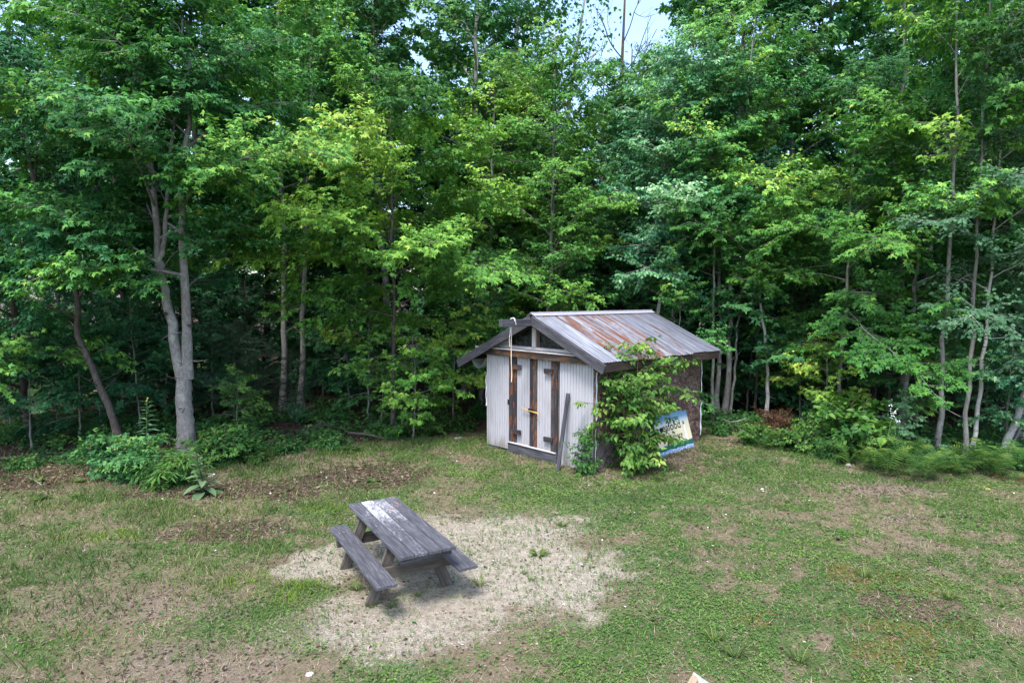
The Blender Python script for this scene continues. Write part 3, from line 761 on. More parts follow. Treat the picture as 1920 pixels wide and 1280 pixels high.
# ------------------------------------------------------------------ painted sign against the felt wall
SW, SH = 1.46, .93
bl, brr, tl = shed_pt(3.50, 2.00, -.02), shed_pt(3.45, 3.46, -.02), shed_pt(3.235, 2.02, .87)
sx = (brr - bl).normalized(); sy = (tl - bl); sy = (sy - sx * sy.dot(sx)).normalized(); sz = sx.cross(sy)
sign = empty('painted_sign', bl); mt = Matrix((sx, sy, sz)).transposed().to_4x4(); mt.translation = bl; sign.matrix_basis = mt
tag(sign, 'hand-painted seafood sign with lighthouse leaning on the brown felt wall', 'sign')
def sign_material():
    t = NT('painted_sign_face'); tc = t.n('ShaderNodeTexCoord'); s = t.n('ShaderNodeSeparateXYZ'); t.l(tc.outputs['Object'], s.inputs[0])
    n = t.noise(t.coord('Object', rnd=False), 5, 4); n2 = t.noise(t.coord('Object', (1, 2, 1), rnd=False), 16, 4)
    y = t.math('ADD', t.math('DIVIDE', s.outputs['Y'], SH), t.math('MULTIPLY', t.math('SUBTRACT', n, .5), .16))
    c = t.ramp(y, [(0, (.10, .16, .33)), (.13, (.22, .32, .52)), (.15, (.008, .085, .062)), (.245, (.010, .11, .08)), (.265, (.62, .50, .42)), (.36, (.58, .53, .36)), (.68, (.58, .54, .40)), (.76, (.40, .46, .50)), (.86, (.13, .24, .38)), (1, (.08, .18, .32))])
    wv = t.math('MULTIPLY', t.rampf(n2, .52, .62), t.rampf(y, .15, .13))
    c = t.mix(wv, c, (.62, .68, .78))
    c = t.mix(t.rampf(n2, .58, .75, 0, .35), c, (.55, .45, .42))
    return t.done(t.bsdf(c, .55, None, .3))
M['sign'] = sign_material()
pan = link('panel', box_mesh(SW, SH, .022, .004), sign)
pan.data.transform(Matrix.Translation((SW / 2, SH / 2, -.011))); pan.data.materials.append(M['sign'])
M['ink'] = plain('black_paint', (.012, .012, .016), .5); M['navy'] = plain('blue_paint', (.02, .05, .13), .5); M['white_paint'] = plain('white_paint', (.72, .74, .80), .5)
def lettering(body, x, y, w, h, mat, name='lettering', shear=0.0):
    cu = bpy.data.curves.new('lettering', 'FONT'); cu.body = body; cu.size = 1; cu.extrude = .0; cu.shear = shear; cu.resolution_u = 3; cu.offset = .012
    tmp = bpy.data.objects.new('tmp', cu); COL.objects.link(tmp)
    me = bpy.data.meshes.new_from_object(tmp.evaluated_get(bpy.context.evaluated_depsgraph_get()))
    bpy.data.objects.remove(tmp)
    co = np.empty(len(me.vertices) * 3, np.float32); me.vertices.foreach_get('co', co); co = co.reshape(-1, 3)
    mn, mx = co.min(0), co.max(0)
    co[:, 0] = x + (co[:, 0] - mn[0]) / (mx[0] - mn[0]) * w; co[:, 1] = y + (co[:, 1] - mn[1]) / (mx[1] - mn[1]) * h; co[:, 2] = .003
    me.vertices.foreach_set('co', co.ravel()); me.materials.clear(); me.name = 'lettering'; me.update()
    return link(name, me, sign, M[mat])
def flat(name, pts, mat, z=.004):
    n = len(pts); me = bpy.data.meshes.new(name)
    me.from_pydata([(x, y, z) for x, y in pts], [], [tuple(range(n))]); me.update()
    return link(name, me, sign, M[mat])
lettering('eafood', .27, .545, .79, .185, 'ink'); lettering('& more', .50, .355, .56, .10, 'ink'); lettering('ms', .80, .745, .25, .075, 'navy')
hp = [(.16, .45), (.05, .57), (.045, .63), (.085, .66), (.15, .625), (.215, .665), (.28, .65), (.285, .585)]
flat('shell_mark', hp, 'ink'); flat('shell_mark', [(.135, .53), (.085, .575), (.085, .61), (.12, .62), (.165, .57)], 'white_paint', .006)
flat('lighthouse', [(1.15, .235), (1.255, .235), (1.235, .60), (1.175, .60)], 'white_paint'); flat('lighthouse_lamp', [(1.17, .605), (1.24, .605), (1.225, .68), (1.185, .68)], 'navy')
flat('lighthouse_door', [(1.145, .235), (1.152, .235), (1.177, .60), (1.170, .60)], 'navy', .006)

# ------------------------------------------------------------------ picnic table
ta = R(119.63)
tab = empty('picnic_table', (-1.4025, 7.636, 0), ta)      # local X runs to the far end, local Y to the left bench
tag(tab, 'weathered wooden picnic table with peeling white paint and attached benches', 'picnic table')
def table_material():
    t = NT('peeling_table_wood'); paint = obj_attr(t, 'paint')
    f = t.noise(t.coord('Object', (.6, 10, 10)), 5.5, 7, .7, .4); b = t.noise(t.coord('Object', (.9, 2.4, 2)), 2.6, 5, .65); k = t.noise(t.coord('Object', (1.5, 6, 6)), 9, 4, .7)
    c = t.ramp(f, [(.25, (.020, .020, .025)), (.5, (.070, .070, .081)), (.75, (.18, .180, .200))])
    c = t.mix(t.rampf(b, .4, .7, 0, .5), c, (.024, .025, .033))
    sep = t.n('ShaderNodeSeparateXYZ'); tc = t.n('ShaderNodeTexCoord'); t.l(tc.outputs['Object'], sep.inputs[0])
    far = t.rampf(sep.outputs['X'], -.75, .8, -.12, .10)
    pm = t.math('ADD', t.math('ADD', t.math('ADD', t.math('MULTIPLY', b, .65), t.math('MULTIPLY', k, .45)), far), paint)
    c = t.mix(t.rampf(pm, .56, .84), c, t.mix(t.rampf(k, .35, .6), (.22, .22, .245), (.44, .44, .47)))
    pk = t.math('MULTIPLY', t.rampf(t.math('ADD', b, obj_attr(t, 'pink')), .60, .66), t.rampf(sep.outputs['X'], .1, .4))
    c = t.mix(t.math('MULTIPLY', pk, .8), c, (.17, .095, .08))
    return t.done(t.bsdf(c, .8, t.bump(f, .6, .006), .3))
M['table'] = table_material()
TLn, TWd = 2.034, .668
pw = TWd / 4
for k, (paint, pink) in enumerate(((-.04, -.3), (.12, -.3), (.04, .05), (-.08, .02))):
    yc = TWd / 2 - pw * (k + .5)
    o = board('top_plank', tab, (-TLn / 2 + .006 * (k % 2), yc, .704), (TLn / 2 - .012 * (k % 3), yc + .002, .704 + .002 * (k % 2)), pw - .008, .04, 'table', (0, 0, 1), .005)
    o['paint'] = paint; o['pink'] = pink
for s in (1, -1):
    o = board('bench_plank', tab, (-TLn / 2, s * .478, .434), (TLn / 2, s * .478, .434), .235, .04, 'table', (0, 0, 1), .005); o['paint'] = -.12; o['pink'] = -.5
for xa in (-.44, .66):
    sgn = -1 if xa < 0 else 1
    for s in (1, -1):
        board('leg', tab, (xa, s * .20, .66), (xa, s * .49, -.03), .135, .038, 'wood_tan', (1, 0, 0))
    board('seat_beam', tab, (xa + sgn * .04, -.575, .345), (xa + sgn * .04, .575, .345), .135, .038, 'wood_tan', (1, 0, 0))
    board('cleat', tab, (xa + sgn * .04, -.31, .645), (xa + sgn * .04, .31, .645), .075, .038, 'wood_grey', (1, 0, 0))
    board('brace', tab, (xa + sgn * .0 - sgn * .03, 0, .37), (xa - sgn * .36, 0, .665), .085, .038, 'wood_tan', (0, 1, 0))
board('cleat', tab, (-TLn / 2 + .08, -.30, .662), (-TLn / 2 + .08, .30, .662), .04, .09, 'wood_grey', (0, 0, 1))

# ------------------------------------------------------------------ timber post top at the lower edge
M['pale_face'] = plain('pale_sawn_face', (.42, .39, .35), .8)
tipx, tipy = ground_point(1302, 1259, .30)
pt_o = empty('timber_post', (tipx, tipy, 0)); tag(pt_o, 'pale sawn timber post top poking up at the lower border', 'post')
rd = np.array([.10, -.34, -.02]); lf = np.array([-.16, -.13, -.14]); rt = np.array([.20, -.10, -.10]); A = np.array([0, 0, .30])
def slab(name, P, th, mat, grain):
    P = np.array(P); n = np.cross(P[1] - P[0], P[2] - P[0]); n = n / np.linalg.norm(n); n = n if n[2] > 0 else -n
    V = np.vstack([P, P - n * th]); F = np.array([(0, 1, 2, 3), (7, 6, 5, 4), (0, 4, 5, 1), (1, 5, 6, 2), (2, 6, 7, 3), (3, 7, 4, 0)])
    return link(name, mesh_np(name, V, F), pt_o, M[mat])
for k in range(4):
    a0, a1 = k / 4, (k + .86) / 4
    slab('side_batten', [A - [0, 0, .012 * (k % 2)] + lf * 0 + rd * a0, A + rd * a1, A + rd * a1 + lf, A + rd * a0 + lf], .02, 'new_timber', 0)
slab('cap_board', [A + [.002, 0, .006], A + rd + [.002, 0, .006], A + rd + rt, A + rt], .025, 'pale_face', 0)
board('post', pt_o, (.02, -.2, -.02), (.02, -.2, .20), .16, .16, 'new_timber', (0, -1, 0))
# ------------------------------------------------------------------ trees at the edge of the clearing
B_ = (FACE, .35)
# the big forked maple: fork at 2 m, the left stem forks again at 4 m
maple_main = grow(11, [
    ([(0, 0, -.1), (-.03, 0, 1.0), (-.02, 0, 2.0)], .185, .155, 9, 0),
    ([(.05, 0, 1.75), (.07, 0, 3.2), (.06, 0, 5.5), (.25, .1, 8.0), (.3, .2, 11.5)], .125, .02, 3.6, 3.1),
    ([(-.06, 0, 1.75), (-.26, 0, 3.0), (-.44, 0, 4.1), (-.62, .05, 6.5), (-1.0, .1, 9.0), (-1.3, .1, 11)], .125, .02, 3.9, 2.8),
    ([(-.44, 0, 4.05), (-.33, .05, 5.0), (-.30, .3, 6.6), (-.1, .6, 9.5)], .07, .02, 5.2, 2.3)],
    lsize=.13, gap=.42, bias=B_, dens=1.25, pair=.062, bare=2)
plant('maple_tree', 'stout grey maple with forked trunk, biggest tree at the left edge', 'tree', maple_main, (-7.03, 13.56), ('bark_maple', 'maple'))
mt_o = [o for o in COL.objects if o.get('label', '').startswith('stout grey')][0]
for (kx, kz, kr, ky) in ((-.01, 1.12, .060, -.185), (-.31, 3.15, .04, -.11), (.09, 4.35, .042, -.10), (.16, 2.9, .035, -.07)):
    V, F = [], []; nr, na = 5, 14
    for i in range(nr):
        for j in range(na):
            a = 6.283 * j / na; rr = kr * (.15 + .85 * i / (nr - 1)) * (1 + .12 * math.sin(3 * a)); h = [-.028, -.020, .012, .022, -.02][i]
            V.append((kx + rr * math.cos(a), ky - h, kz + rr * math.sin(a)))
    for i in range(nr - 1):
        for j in range(na): F.append((i * na + j, (i + 1) * na + j, (i + 1) * na + (j + 1) % na, i * na + (j + 1) % na))
    F.append(tuple(range(na))) if False else None
    link('knot', mesh_np('knot', np.array(V), np.array(F), smooth=True), mt_o, M['bark_dark' if kr < .05 else 'bark_maple'])
maple_lean = grow(12, [([(0, 0, -.1), (-.45, .1, 1.3), (-.95, .1, 2.6), (-1.0, .1, 3.7), (-1.75, .2, 5.6), (-2.1, .3, 7.2), (-2.5, .5, 9.5)], .095, .02, 2.5, 2.6)], lsize=.125, gap=.40, bias=B_, dens=1.2, pair=.065, bare=5)
plant('maple_tree', 'dark crooked tree leaning away to the left of the forked maple', 'tree', maple_lean, (-8.64, 13.92), ('bark_dark', 'understory'))
maple_mid = grow(13, [([(0, 0, -.1), (.05, .1, 2.0), (.1, -.2, 4.5), (.2, -.7, 7.9)], .075, .02, 2.7, 3.5)], lsize=.13, gap=.24, el0=(12, 60), droop=34, bias=(FACE + .5, .35), dens=1.2, pair=.065, bare=2, tintc=.42)
plant('maple_tree', 'bright yellow-green maple whose layered sprays reach over toward the shed', 'tree', maple_mid, (-3.1, 16.2), ('bark_dark', 'maple_pale'))
maple_b = grow(14, [(straight(11, (-.4, -.3), (-.15, 0)), .10, .02, 1.3, 2.9)], lsize=.125, gap=.34, bias=B_, dens=1.2, pair=.065, bare=2)
plant('maple_tree', 'leafy maple filling the far left border of the wood', 'tree', maple_b, (-11.4, 14.9), ('bark_dark', 'maple'))
pair_t = grow(15, [(straight(13, (.0, .2), (.05, 0)), .105, .02, 5.4, 2.9)], lsize=.13, gap=.42, dens=1.1, bare=5)
pair_u = grow(16, [(straight(12, (.6, .1), (.0, 0)), .095, .02, 5.0, 2.8)], lsize=.13, gap=.42, dens=1.1, bare=4)
plant('maple_tree', 'straight pale trunk, left one of the pair deep behind the forked maple', 'tree', pair_t, (-6.88, 19.0), ('bark_grey', 'maple'))
plant('maple_tree', 'pale trunk tilting right, right one of the pair behind the forked maple', 'tree', pair_u, (-6.40, 19.0), ('bark_grey', 'maple'))

# birches and poplars behind the shed
birch_a = grow(21, [(straight(12.5, (.3, -.4), (.1, 0)), .10, .015, 2.2, 2.5)], leaf='diamond', lsize=.10, gap=.30, el0=(30, 70), droop=50, dens=1.15, pair=.06, hang=.75, bias=B_, bare=2, tintc=.5)
birch_b = grow(22, [([(0, 0, -.1), (.35, -.1, 3.4), (.75, -.2, 6.4), (1.0, -.3, 9), (1.2, -.3, 11.5)], .075, .015, 3.9, 2.5)], leaf='diamond', lsize=.10, gap=.28, el0=(30, 70), droop=50, dens=1.15, pair=.06, hang=.8, bias=B_, bare=4, tintc=.5)
birch_c = grow(23, [(straight(11.5, (-.3, -.3), (-.1, 0)), .085, .015, 3.0, 2.3)], leaf='diamond', lsize=.10, gap=.30, el0=(30, 70), droop=50, dens=1.15, pair=.06, hang=.8, bias=B_, bare=3, tintc=.5)
plant('birch_tree', 'bright leafy birch rising above the ridge of the shed', 'tree', birch_a, (.9, 19.0), ('bark_grey', 'maple_pale'), scale=(1, 1, .88))
plant('birch_tree', 'slender birch with a leaning stem above the shed roof', 'tree', birch_b, (3.9, 18.6), ('bark_birch', 'birch'), scale=(1, 1, .92))
plant('birch_tree', 'pale-leaved birch behind the back corner of the shed', 'tree', birch_c, (5.3, 20.4), ('bark_birch', 'birch'))
plant('birch_tree', 'broad birch between the bright maple and the shed ridge', 'tree', birch_c, (-1.0, 20.6), ('bark_grey', 'maple_pale'), 2.1, (1.15, 1.15, .95))

# three-stemmed clump right of the shed
clump = grow(24, [
    ([(-.12, 0, -.1), (-.10, 0, 2.5), (-.15, .1, 6), (-.5, .2, 11)], .085, .015, 4.2, 2.2),
    ([(.12, 0, -.1), (.20, 0, 2.0), (.22, .1, 4.5), (.5, .2, 8), (.8, .2, 12)], .10, .015, 4.4, 2.4),
    ([(.26, -.1, -.1), (.36, -.1, 1.6), (.42, -.1, 3.2), (.7, -.2, 6.0), (1.0, -.3, 8)], .045, .012, 4.0, 1.8)], lsize=.115, gap=.48, dens=1.2, pair=.065, bias=B_, bare=4)
plant('maple_tree', 'clump of grey stems standing just right of the shed roof', 'tree', clump, (6.05, 18.2), ('bark_grey', 'maple'))
slim = grow(25, [(straight(9, (.1, 0), (-.1, 0)), .055, .012, 4.6, 1.9)], lsize=.12, gap=.36, dens=1.2, pair=.065, bias=B_, bare=4)
plant('maple_tree', 'thin straight stem nearest the back corner of the shed', 'tree', slim, (5.66, 17.7), ('bark_grey', 'maple'))
sapl = grow(26, [([(0, 0, -.1), (-.05, 0, 2.0), (-.35, 0, 4.2), (-.5, 0, 6.6)], .062, .012, 3.0, 1.9)], lsize=.125, gap=.30, dens=1.2, pair=.07, bias=B_, bare=3)
plant('birch_tree', 'young tree with a thin white stem right of the shed', 'tree', sapl, (7.06, 17.4), ('bark_birch', 'maple_pale'))
m_r1 = grow(27, [(straight(8.0, (.1, -.2), (.05, 0)), .065, .012, 1.8, 2.5)], lsize=.125, gap=.36, el0=(8, 55), droop=30, dens=1.2, pair=.065, bias=B_, bare=2)
plant('maple_tree', 'young maple with flat leaf tiers above the broad-leaved shrub', 'tree', m_r1, (8.4, 16.3), ('bark_grey', 'maple_pale'))
m_r2 = grow(28, [(straight(9.0, (.2, -.2), (0, 0)), .07, .012, 2.2, 2.4)], lsize=.125, gap=.38, el0=(8, 55), droop=32, dens=1.2, pair=.065, bias=B_, bare=3)
plant('maple_tree', 'maple with low tiers behind the white-flowered weed', 'tree', m_r2, (9.9, 15.9), ('bark_grey', 'maple'))
tall_r = grow(29, [(straight(14, (-.5, 0), (-.1, 0)), .095, .02, 5.6, 2.8)], lsize=.125, gap=.46, dens=1.1, bias=B_, bare=7)
plant('maple_tree', 'tall straight grey trunk among the trees at the right', 'tree', tall_r, (11.6, 18.6), ('bark_grey', 'maple'))
plant('maple_tree', 'smooth grey trunk standing in the ferns at the right edge', 'tree', slim, (9.53, 14.02), ('bark_grey', 'maple_pale'), 1.9, (1.15, 1.15, 1.25))
birch_r = grow(31, [([(0, 0, -.1), (.12, 0, 2.2), (.30, .1, 5), (.5, .2, 10)], .056, .015, 2.9, 1.9)], leaf='diamond', lsize=.088, gap=.30, el0=(20, 60), droop=45, dens=1.1, pair=.055, hang=.35, bias=B_, bare=5)
plant('birch_tree', 'white birch trunk with dark bands at the right edge', 'tree', birch_r, (10.22, 13.89), ('bark_birch', 'bluegreen'))
plant('birch_tree', 'grey trunk close beside the banded white birch', 'tree', slim, (9.97, 13.74), ('bark_grey', 'maple'), 4.2, (.95, .95, 1.3))
birch_l = grow(32, [([(0, 0, -.1), (.45, 0, 1.3), (.95, .1, 2.8), (1.8, .2, 6), (2.4, .4, 10)], .088, .02, 2.6, 2.2)], leaf='diamond', lsize=.088, gap=.30, el0=(15, 60), droop=45, dens=1.1, pair=.055, hang=.35, bias=(FACE - .7, .4), bare=4)
plant('birch_tree', 'thick grey-white birch trunk leaning out at the right border', 'tree', birch_l, (10.80, 13.85), ('bark_birch', 'bluegreen'))
plant('maple_tree', 'maple crowding the right border behind the leaning birch', 'tree', maple_b, (12.6, 15.6), ('bark_grey', 'maple'), 2.8, 1.0)

# saplings in front of the dark interior
sap_a = grow(41, [(straight(2.7, (.0, -.1), (.05, 0)), .026, .006, .55, 1.0)], lsize=.14, gap=.16, el0=(10, 55), droop=35, dens=1.0, pair=.10, tintc=.55)
sap_b = grow(42, [(straight(3.6, (.1, -.1), (-.05, 0)), .032, .006, .8, 1.35)], lsize=.14, gap=.20, el0=(8, 50), droop=32, dens=1.0, pair=.09, tintc=.5)
sap_c = grow(43, [(straight(5.2, (.1, -.2), (.05, 0)), .040, .008, 1.1, 1.7)], lsize=.14, gap=.24, el0=(8, 50), droop=32, dens=1.1, pair=.085, tintc=.45, bare=2)
G_S = 'maple saplings along the edge of the wood'
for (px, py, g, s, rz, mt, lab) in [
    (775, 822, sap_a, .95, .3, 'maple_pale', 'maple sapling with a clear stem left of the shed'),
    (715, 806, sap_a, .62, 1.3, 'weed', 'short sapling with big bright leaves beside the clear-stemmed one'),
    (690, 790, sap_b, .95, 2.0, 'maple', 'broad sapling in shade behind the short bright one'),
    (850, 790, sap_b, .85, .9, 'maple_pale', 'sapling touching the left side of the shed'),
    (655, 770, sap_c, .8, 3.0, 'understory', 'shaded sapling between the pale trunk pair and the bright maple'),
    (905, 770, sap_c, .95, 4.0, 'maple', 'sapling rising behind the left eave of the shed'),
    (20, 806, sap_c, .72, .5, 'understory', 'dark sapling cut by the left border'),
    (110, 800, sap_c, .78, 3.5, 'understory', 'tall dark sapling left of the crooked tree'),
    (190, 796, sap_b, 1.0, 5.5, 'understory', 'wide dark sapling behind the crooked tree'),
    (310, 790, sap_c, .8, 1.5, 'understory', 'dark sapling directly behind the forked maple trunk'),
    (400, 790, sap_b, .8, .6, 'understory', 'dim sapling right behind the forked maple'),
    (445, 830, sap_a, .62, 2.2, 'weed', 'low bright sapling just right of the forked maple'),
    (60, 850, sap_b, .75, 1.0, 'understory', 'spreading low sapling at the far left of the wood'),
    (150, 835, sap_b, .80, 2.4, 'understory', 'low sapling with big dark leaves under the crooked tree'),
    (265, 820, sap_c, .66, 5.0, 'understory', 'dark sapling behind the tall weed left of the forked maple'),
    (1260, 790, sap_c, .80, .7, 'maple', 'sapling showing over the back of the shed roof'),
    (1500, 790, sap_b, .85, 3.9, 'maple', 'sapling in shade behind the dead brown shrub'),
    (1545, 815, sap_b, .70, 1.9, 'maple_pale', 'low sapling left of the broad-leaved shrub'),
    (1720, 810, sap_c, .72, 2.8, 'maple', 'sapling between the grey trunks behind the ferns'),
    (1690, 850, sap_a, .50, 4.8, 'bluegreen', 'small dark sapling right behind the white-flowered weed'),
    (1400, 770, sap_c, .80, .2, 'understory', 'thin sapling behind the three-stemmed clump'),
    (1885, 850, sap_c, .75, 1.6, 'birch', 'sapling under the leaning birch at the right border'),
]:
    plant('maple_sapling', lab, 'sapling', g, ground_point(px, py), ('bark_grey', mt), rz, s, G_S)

# hemlocks in the gloom behind the forked maple
hem = grow(51, [(straight(4.6, (.1, 0), (0, 0)), .05, .008, .35, 1.7)], leaf='needle', lsize=.055, gap=.13, el0=(5, 40), droop=35, dens=1.0, pair=.022, hang=.1, twl=.8, tintc=.4)
G_H = 'young hemlocks in the shade of the wood'
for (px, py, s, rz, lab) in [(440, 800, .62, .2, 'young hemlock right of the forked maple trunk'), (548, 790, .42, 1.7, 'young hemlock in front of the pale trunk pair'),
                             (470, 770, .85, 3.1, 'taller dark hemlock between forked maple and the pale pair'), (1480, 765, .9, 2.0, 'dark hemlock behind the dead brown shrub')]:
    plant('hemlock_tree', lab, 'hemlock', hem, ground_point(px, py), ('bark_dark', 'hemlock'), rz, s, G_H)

# ------------------------------------------------------------------ the wood behind
far_kw = dict(leaf='maple3', lsize=.20, twig_tubes=False, dens=.9, pair=.115)
far_a = grow(61, [(straight(14, (.5, .2), (.1, 0)), .15, .02, 4.2, 3.2)], gap=.42, **far_kw)
far_b = grow(62, [(straight(15, (-.4, .1), (-.1, 0)), .17, .02, 5.0, 3.4)], gap=.44, bare=4, **far_kw)
far_c = grow(63, [(straight(12.5, (.2, -.3), (.1, 0)), .12, .02, 3.2, 3.0)], gap=.38, **far_kw)
far_d = grow(64, [(straight(16, (.2, .3), (.15, 0)), .20, .02, 5.5, 3.6)], gap=.46, bare=4, **far_kw)
low_a = grow(65, [(straight(5.5, (.2, 0), (.1, 0)), .05, .01, .9, 2.2)], gap=.30, el0=(5, 45), droop=30, leaf='maple3', lsize=.17, twig_tubes=False, dens=.8, pair=.11)
low_b = grow(66, [(straight(7, (-.3, 0), (.1, 0)), .06, .01, 1.3, 2.4)], gap=.34, el0=(5, 45), droop=30, leaf='maple3', lsize=.17, twig_tubes=False, dens=.75, pair=.11)
rng = np.random.default_rng(5)
def px_of(x, y): return 960 + FPX * x / y
ORD = ['first', 'second', 'third', 'fourth', 'fifth', 'sixth', 'seventh', 'eighth', 'ninth', 'tenth', 'eleventh', 'twelfth', 'thirteenth', 'fourteenth', 'fifteenth', 'sixteenth', 'seventeenth', 'eighteenth', 'nineteenth', 'twentieth', 'twenty-first', 'twenty-second', 'twenty-third', 'twenty-fourth', 'twenty-fifth']
hero_xy = [(-7.0, 13.5), (-3.3, 17.3), (.9, 19), (3.9, 18.6), (5.3, 20.4), (-1, 20.6), (6, 18.2), (11.6, 18.6), (-7.1, 20.2)]
rows = [(22.0, 2.9), (25.5, 3.3), (29.5, 3.6), (34.5, 4.2), (40, 5.0)]
ROWN = ['second', 'third', 'fourth']; RANK = {}
for ri, (ry, sp_) in enumerate(rows):
    half = ry * .86 + 3
    xs = np.arange(-half, half, sp_)
    for k, x in enumerate(xs):
        x = x + rng.uniform(-.35, .35) * sp_; y = ry + rng.uniform(-1.2, 1.2)
        if any(math.hypot(x - a, y - b) < 1.4 for a, b in hero_xy): y += 1.3
        g, hgt = [(far_a, 14), (far_b, 15), (far_c, 12.5), (far_d, 16)][rng.integers(0, 4)]
        px = px_of(x, y)
        s = rng.uniform(.9, 1.15)
        s = max(s, (CAM_H + .467 * y + rng.uniform(0, 2.5)) / hgt) if ri < 2 else s * .95
        gapc = math.exp(-((px - 1060) / 168) ** 2)                     # the canopy dips here and the sky shows
        vis = CAM_H + (HORIZON - 100) / FPX * y
        if gapc > .35: s = min(s, (vis - 1.0 * gapc) / hgt)
        if x < -14 and 24 < y < 31: continue                        # a glade at the left, where light comes through
        if not -300 < px < 2220: continue
        if ri < 3: lab = 'tall shaded tree of the wood'
        else: lab = 'tree far back in the wood, glimpsed only between nearer crowns'
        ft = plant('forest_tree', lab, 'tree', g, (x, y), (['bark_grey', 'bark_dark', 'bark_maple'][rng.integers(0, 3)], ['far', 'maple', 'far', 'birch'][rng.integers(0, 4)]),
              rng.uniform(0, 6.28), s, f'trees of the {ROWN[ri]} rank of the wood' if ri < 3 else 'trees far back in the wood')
        RANK.setdefault(('tall shaded tree', f'{ROWN[ri]} rank of the wood'), []).append((px, ft)) if ri < 3 else None
for ri, (ry, sp_) in enumerate([(19.0, 2.3), (21.2, 2.4), (24.5, 2.8), (28.5, 3.2), (33, 3.8), (38, 4.4)]):
    half = ry * .84 + 2
    for k, x in enumerate(np.arange(-half, half, sp_)):
        x = x + rng.uniform(-.4, .4) * sp_; y = ry + rng.uniform(-1.1, 1.1)
        if ri == 0 and (-4 < x < 6.5 or y < edge_y(x) + 1.5): y += 2.2
        if x < -13.5 and 20 < y < 33 or (400 < px_of(x, y) < 690 and y < 20.8): continue
        g = (low_a, low_b)[rng.integers(0, 2)]
        lab = 'low leafy tree' if ri < 2 else 'low leafy tree lost in the shade deep in the wood'
        if not -200 < px_of(x, y) < 2120: continue
        ft = plant('understory_tree', lab, 'tree', g, (x, y), ('bark_dark', ['understory', 'far', 'hemlock' if ri > 2 else 'far'][rng.integers(0, 3)]), rng.uniform(0, 6.28), rng.uniform(.75, 1.15),  # back rows borrow the dark hemlock colour: depth shade put into the leaves
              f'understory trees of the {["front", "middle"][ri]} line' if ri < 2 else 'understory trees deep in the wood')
        RANK.setdefault(('low leafy tree', ['front', 'middle'][ri] + ' line of the understory'), []).append((px_of(x, y), ft)) if ri < 2 else None

for (what, where), lst in RANK.items():
    for k, (_, ft) in enumerate(sorted(lst, key=lambda q: q[0])):
        ft['label'] = f'{what}, {ORD[min(k, 24)]} from the left in the {where}'

# tall bare-topped trees against the sky gap
def bare_tree(seed, pts, r0, limbs, side=9):
    rng = np.random.default_rng(seed); tb = Tubes(); P = spline(pts, 24); rad = np.linspace(r0, r0 * .22, 24); tb.add(P, rad, side, rng, .05)
    def fork(q, d, l, r, depth):
        n = 7; path = [q]; d = np.array(d, float)
        for k in range(n):
            d = norm(d + rng.normal(0, .16, 3) + [0, 0, .05]); path.append(path[-1] + d * l / n)
        path = np.array(path); tb.add(path, np.linspace(r, r * .4, n + 1), 5)
        if depth:
            for _ in range(3):
                k = rng.integers(2, n); dd = norm(d + rng.normal(0, .55, 3)); fork(path[k], dd, l * rng.uniform(.4, .65), r * .5, depth - 1)
    for z, az, e, l in limbs:
        q = np.array([np.interp(z, P[:, 2], P[:, k]) for k in range(3)]); r = float(np.interp(z, P[:, 2], rad)) * .5
        fork(q, (math.cos(az) * math.cos(e), math.sin(az) * math.cos(e), math.sin(e)), l, r, 2)
    return tb
ash = bare_tree(71, straight(19, (.1, 0), (.05, 0)), .27, [(12.6, 2.7, .7, 3.4), (13.6, .4, .6, 2.6), (14.4, 3.3, .6, 2.6), (15.2, 5.8, .6, 3), (16.3, 1.2, .8, 2.5)])
rg = np.random.default_rng(3); n = 5600
Pc = np.stack([rg.normal(0, 1.9, n), rg.normal(0, 1.6, n), rg.uniform(13.0, 19.5, n)], -1) + np.repeat(rg.normal(0, .5, (n // 20, 3)), 20, 0)
ash_c = leaf_mesh('crown', Pc, rg.normal(0, 1, (n, 3)) + [0, 0, -.6], rg.normal(0, .5, (n, 3)) + [0, 0, 1], rg.uniform(.14, .26, n), 'diamond', rg.normal(.35, .2, n))
plant('ash_tree', 'tall grey trunk with sparse leaves against the sky gap', 'tree', (ash.mesh('trunk'), ash_c), (.05, 29.5), ('bark_grey', 'birch'))
dead = bare_tree(72, [(0, 0, -.1), (.1, 0, 6), (.0, 0, 11), (.15, 0, 17.5)], .20, [(12.5, .5, .9, 4), (12.9, 2.6, .6, 3.6), (13.8, .2, .7, 3.2), (14.5, 3.3, .7, 2.6), (15.2, 5.5, .8, 2.4), (11.8, 3.0, .8, 3.2)])
d_o = empty('dead_tree', (5.0, 30.2, 0)); link('trunk', dead.mesh('trunk'), d_o, M['bark_dark']); tag(d_o, 'dead bare tree with forking dark limbs against the sky', 'tree')
snag = bare_tree(73, [(0, 0, -.1), (.2, 0, 7), (.1, 0, 12), (.9, 0, 18)], .22, [(12.4, 2.4, .9, 3.6), (13.2, .3, .8, 3.4), (13.0, 3.4, 1.0, 3.0), (14.0, 1.0, .8, 3)])
d_o = empty('dead_tree', (2.6, 32, 0)); link('trunk', snag.mesh('trunk'), d_o, M['bark_grey']); tag(d_o, 'pale forked bare tree between the tall ash and the dark dead one', 'tree')
pin = grow(74, [(straight(18, (0, 0), (0, 0)), .2, .03, 9.5, 2.8)], leaf='needle', lsize=.16, gap=.42, el0=(0, 35), droop=10, dens=.8, pair=.06, hang=-.1, twig_tubes=False, tintc=.5)
plant('pine_tree', 'blue-green pine behind the dead tree in the sky gap', 'tree', pin, (6.3, 34.5), ('bark_dark', 'hemlock'), 0, (1, 1, .92))

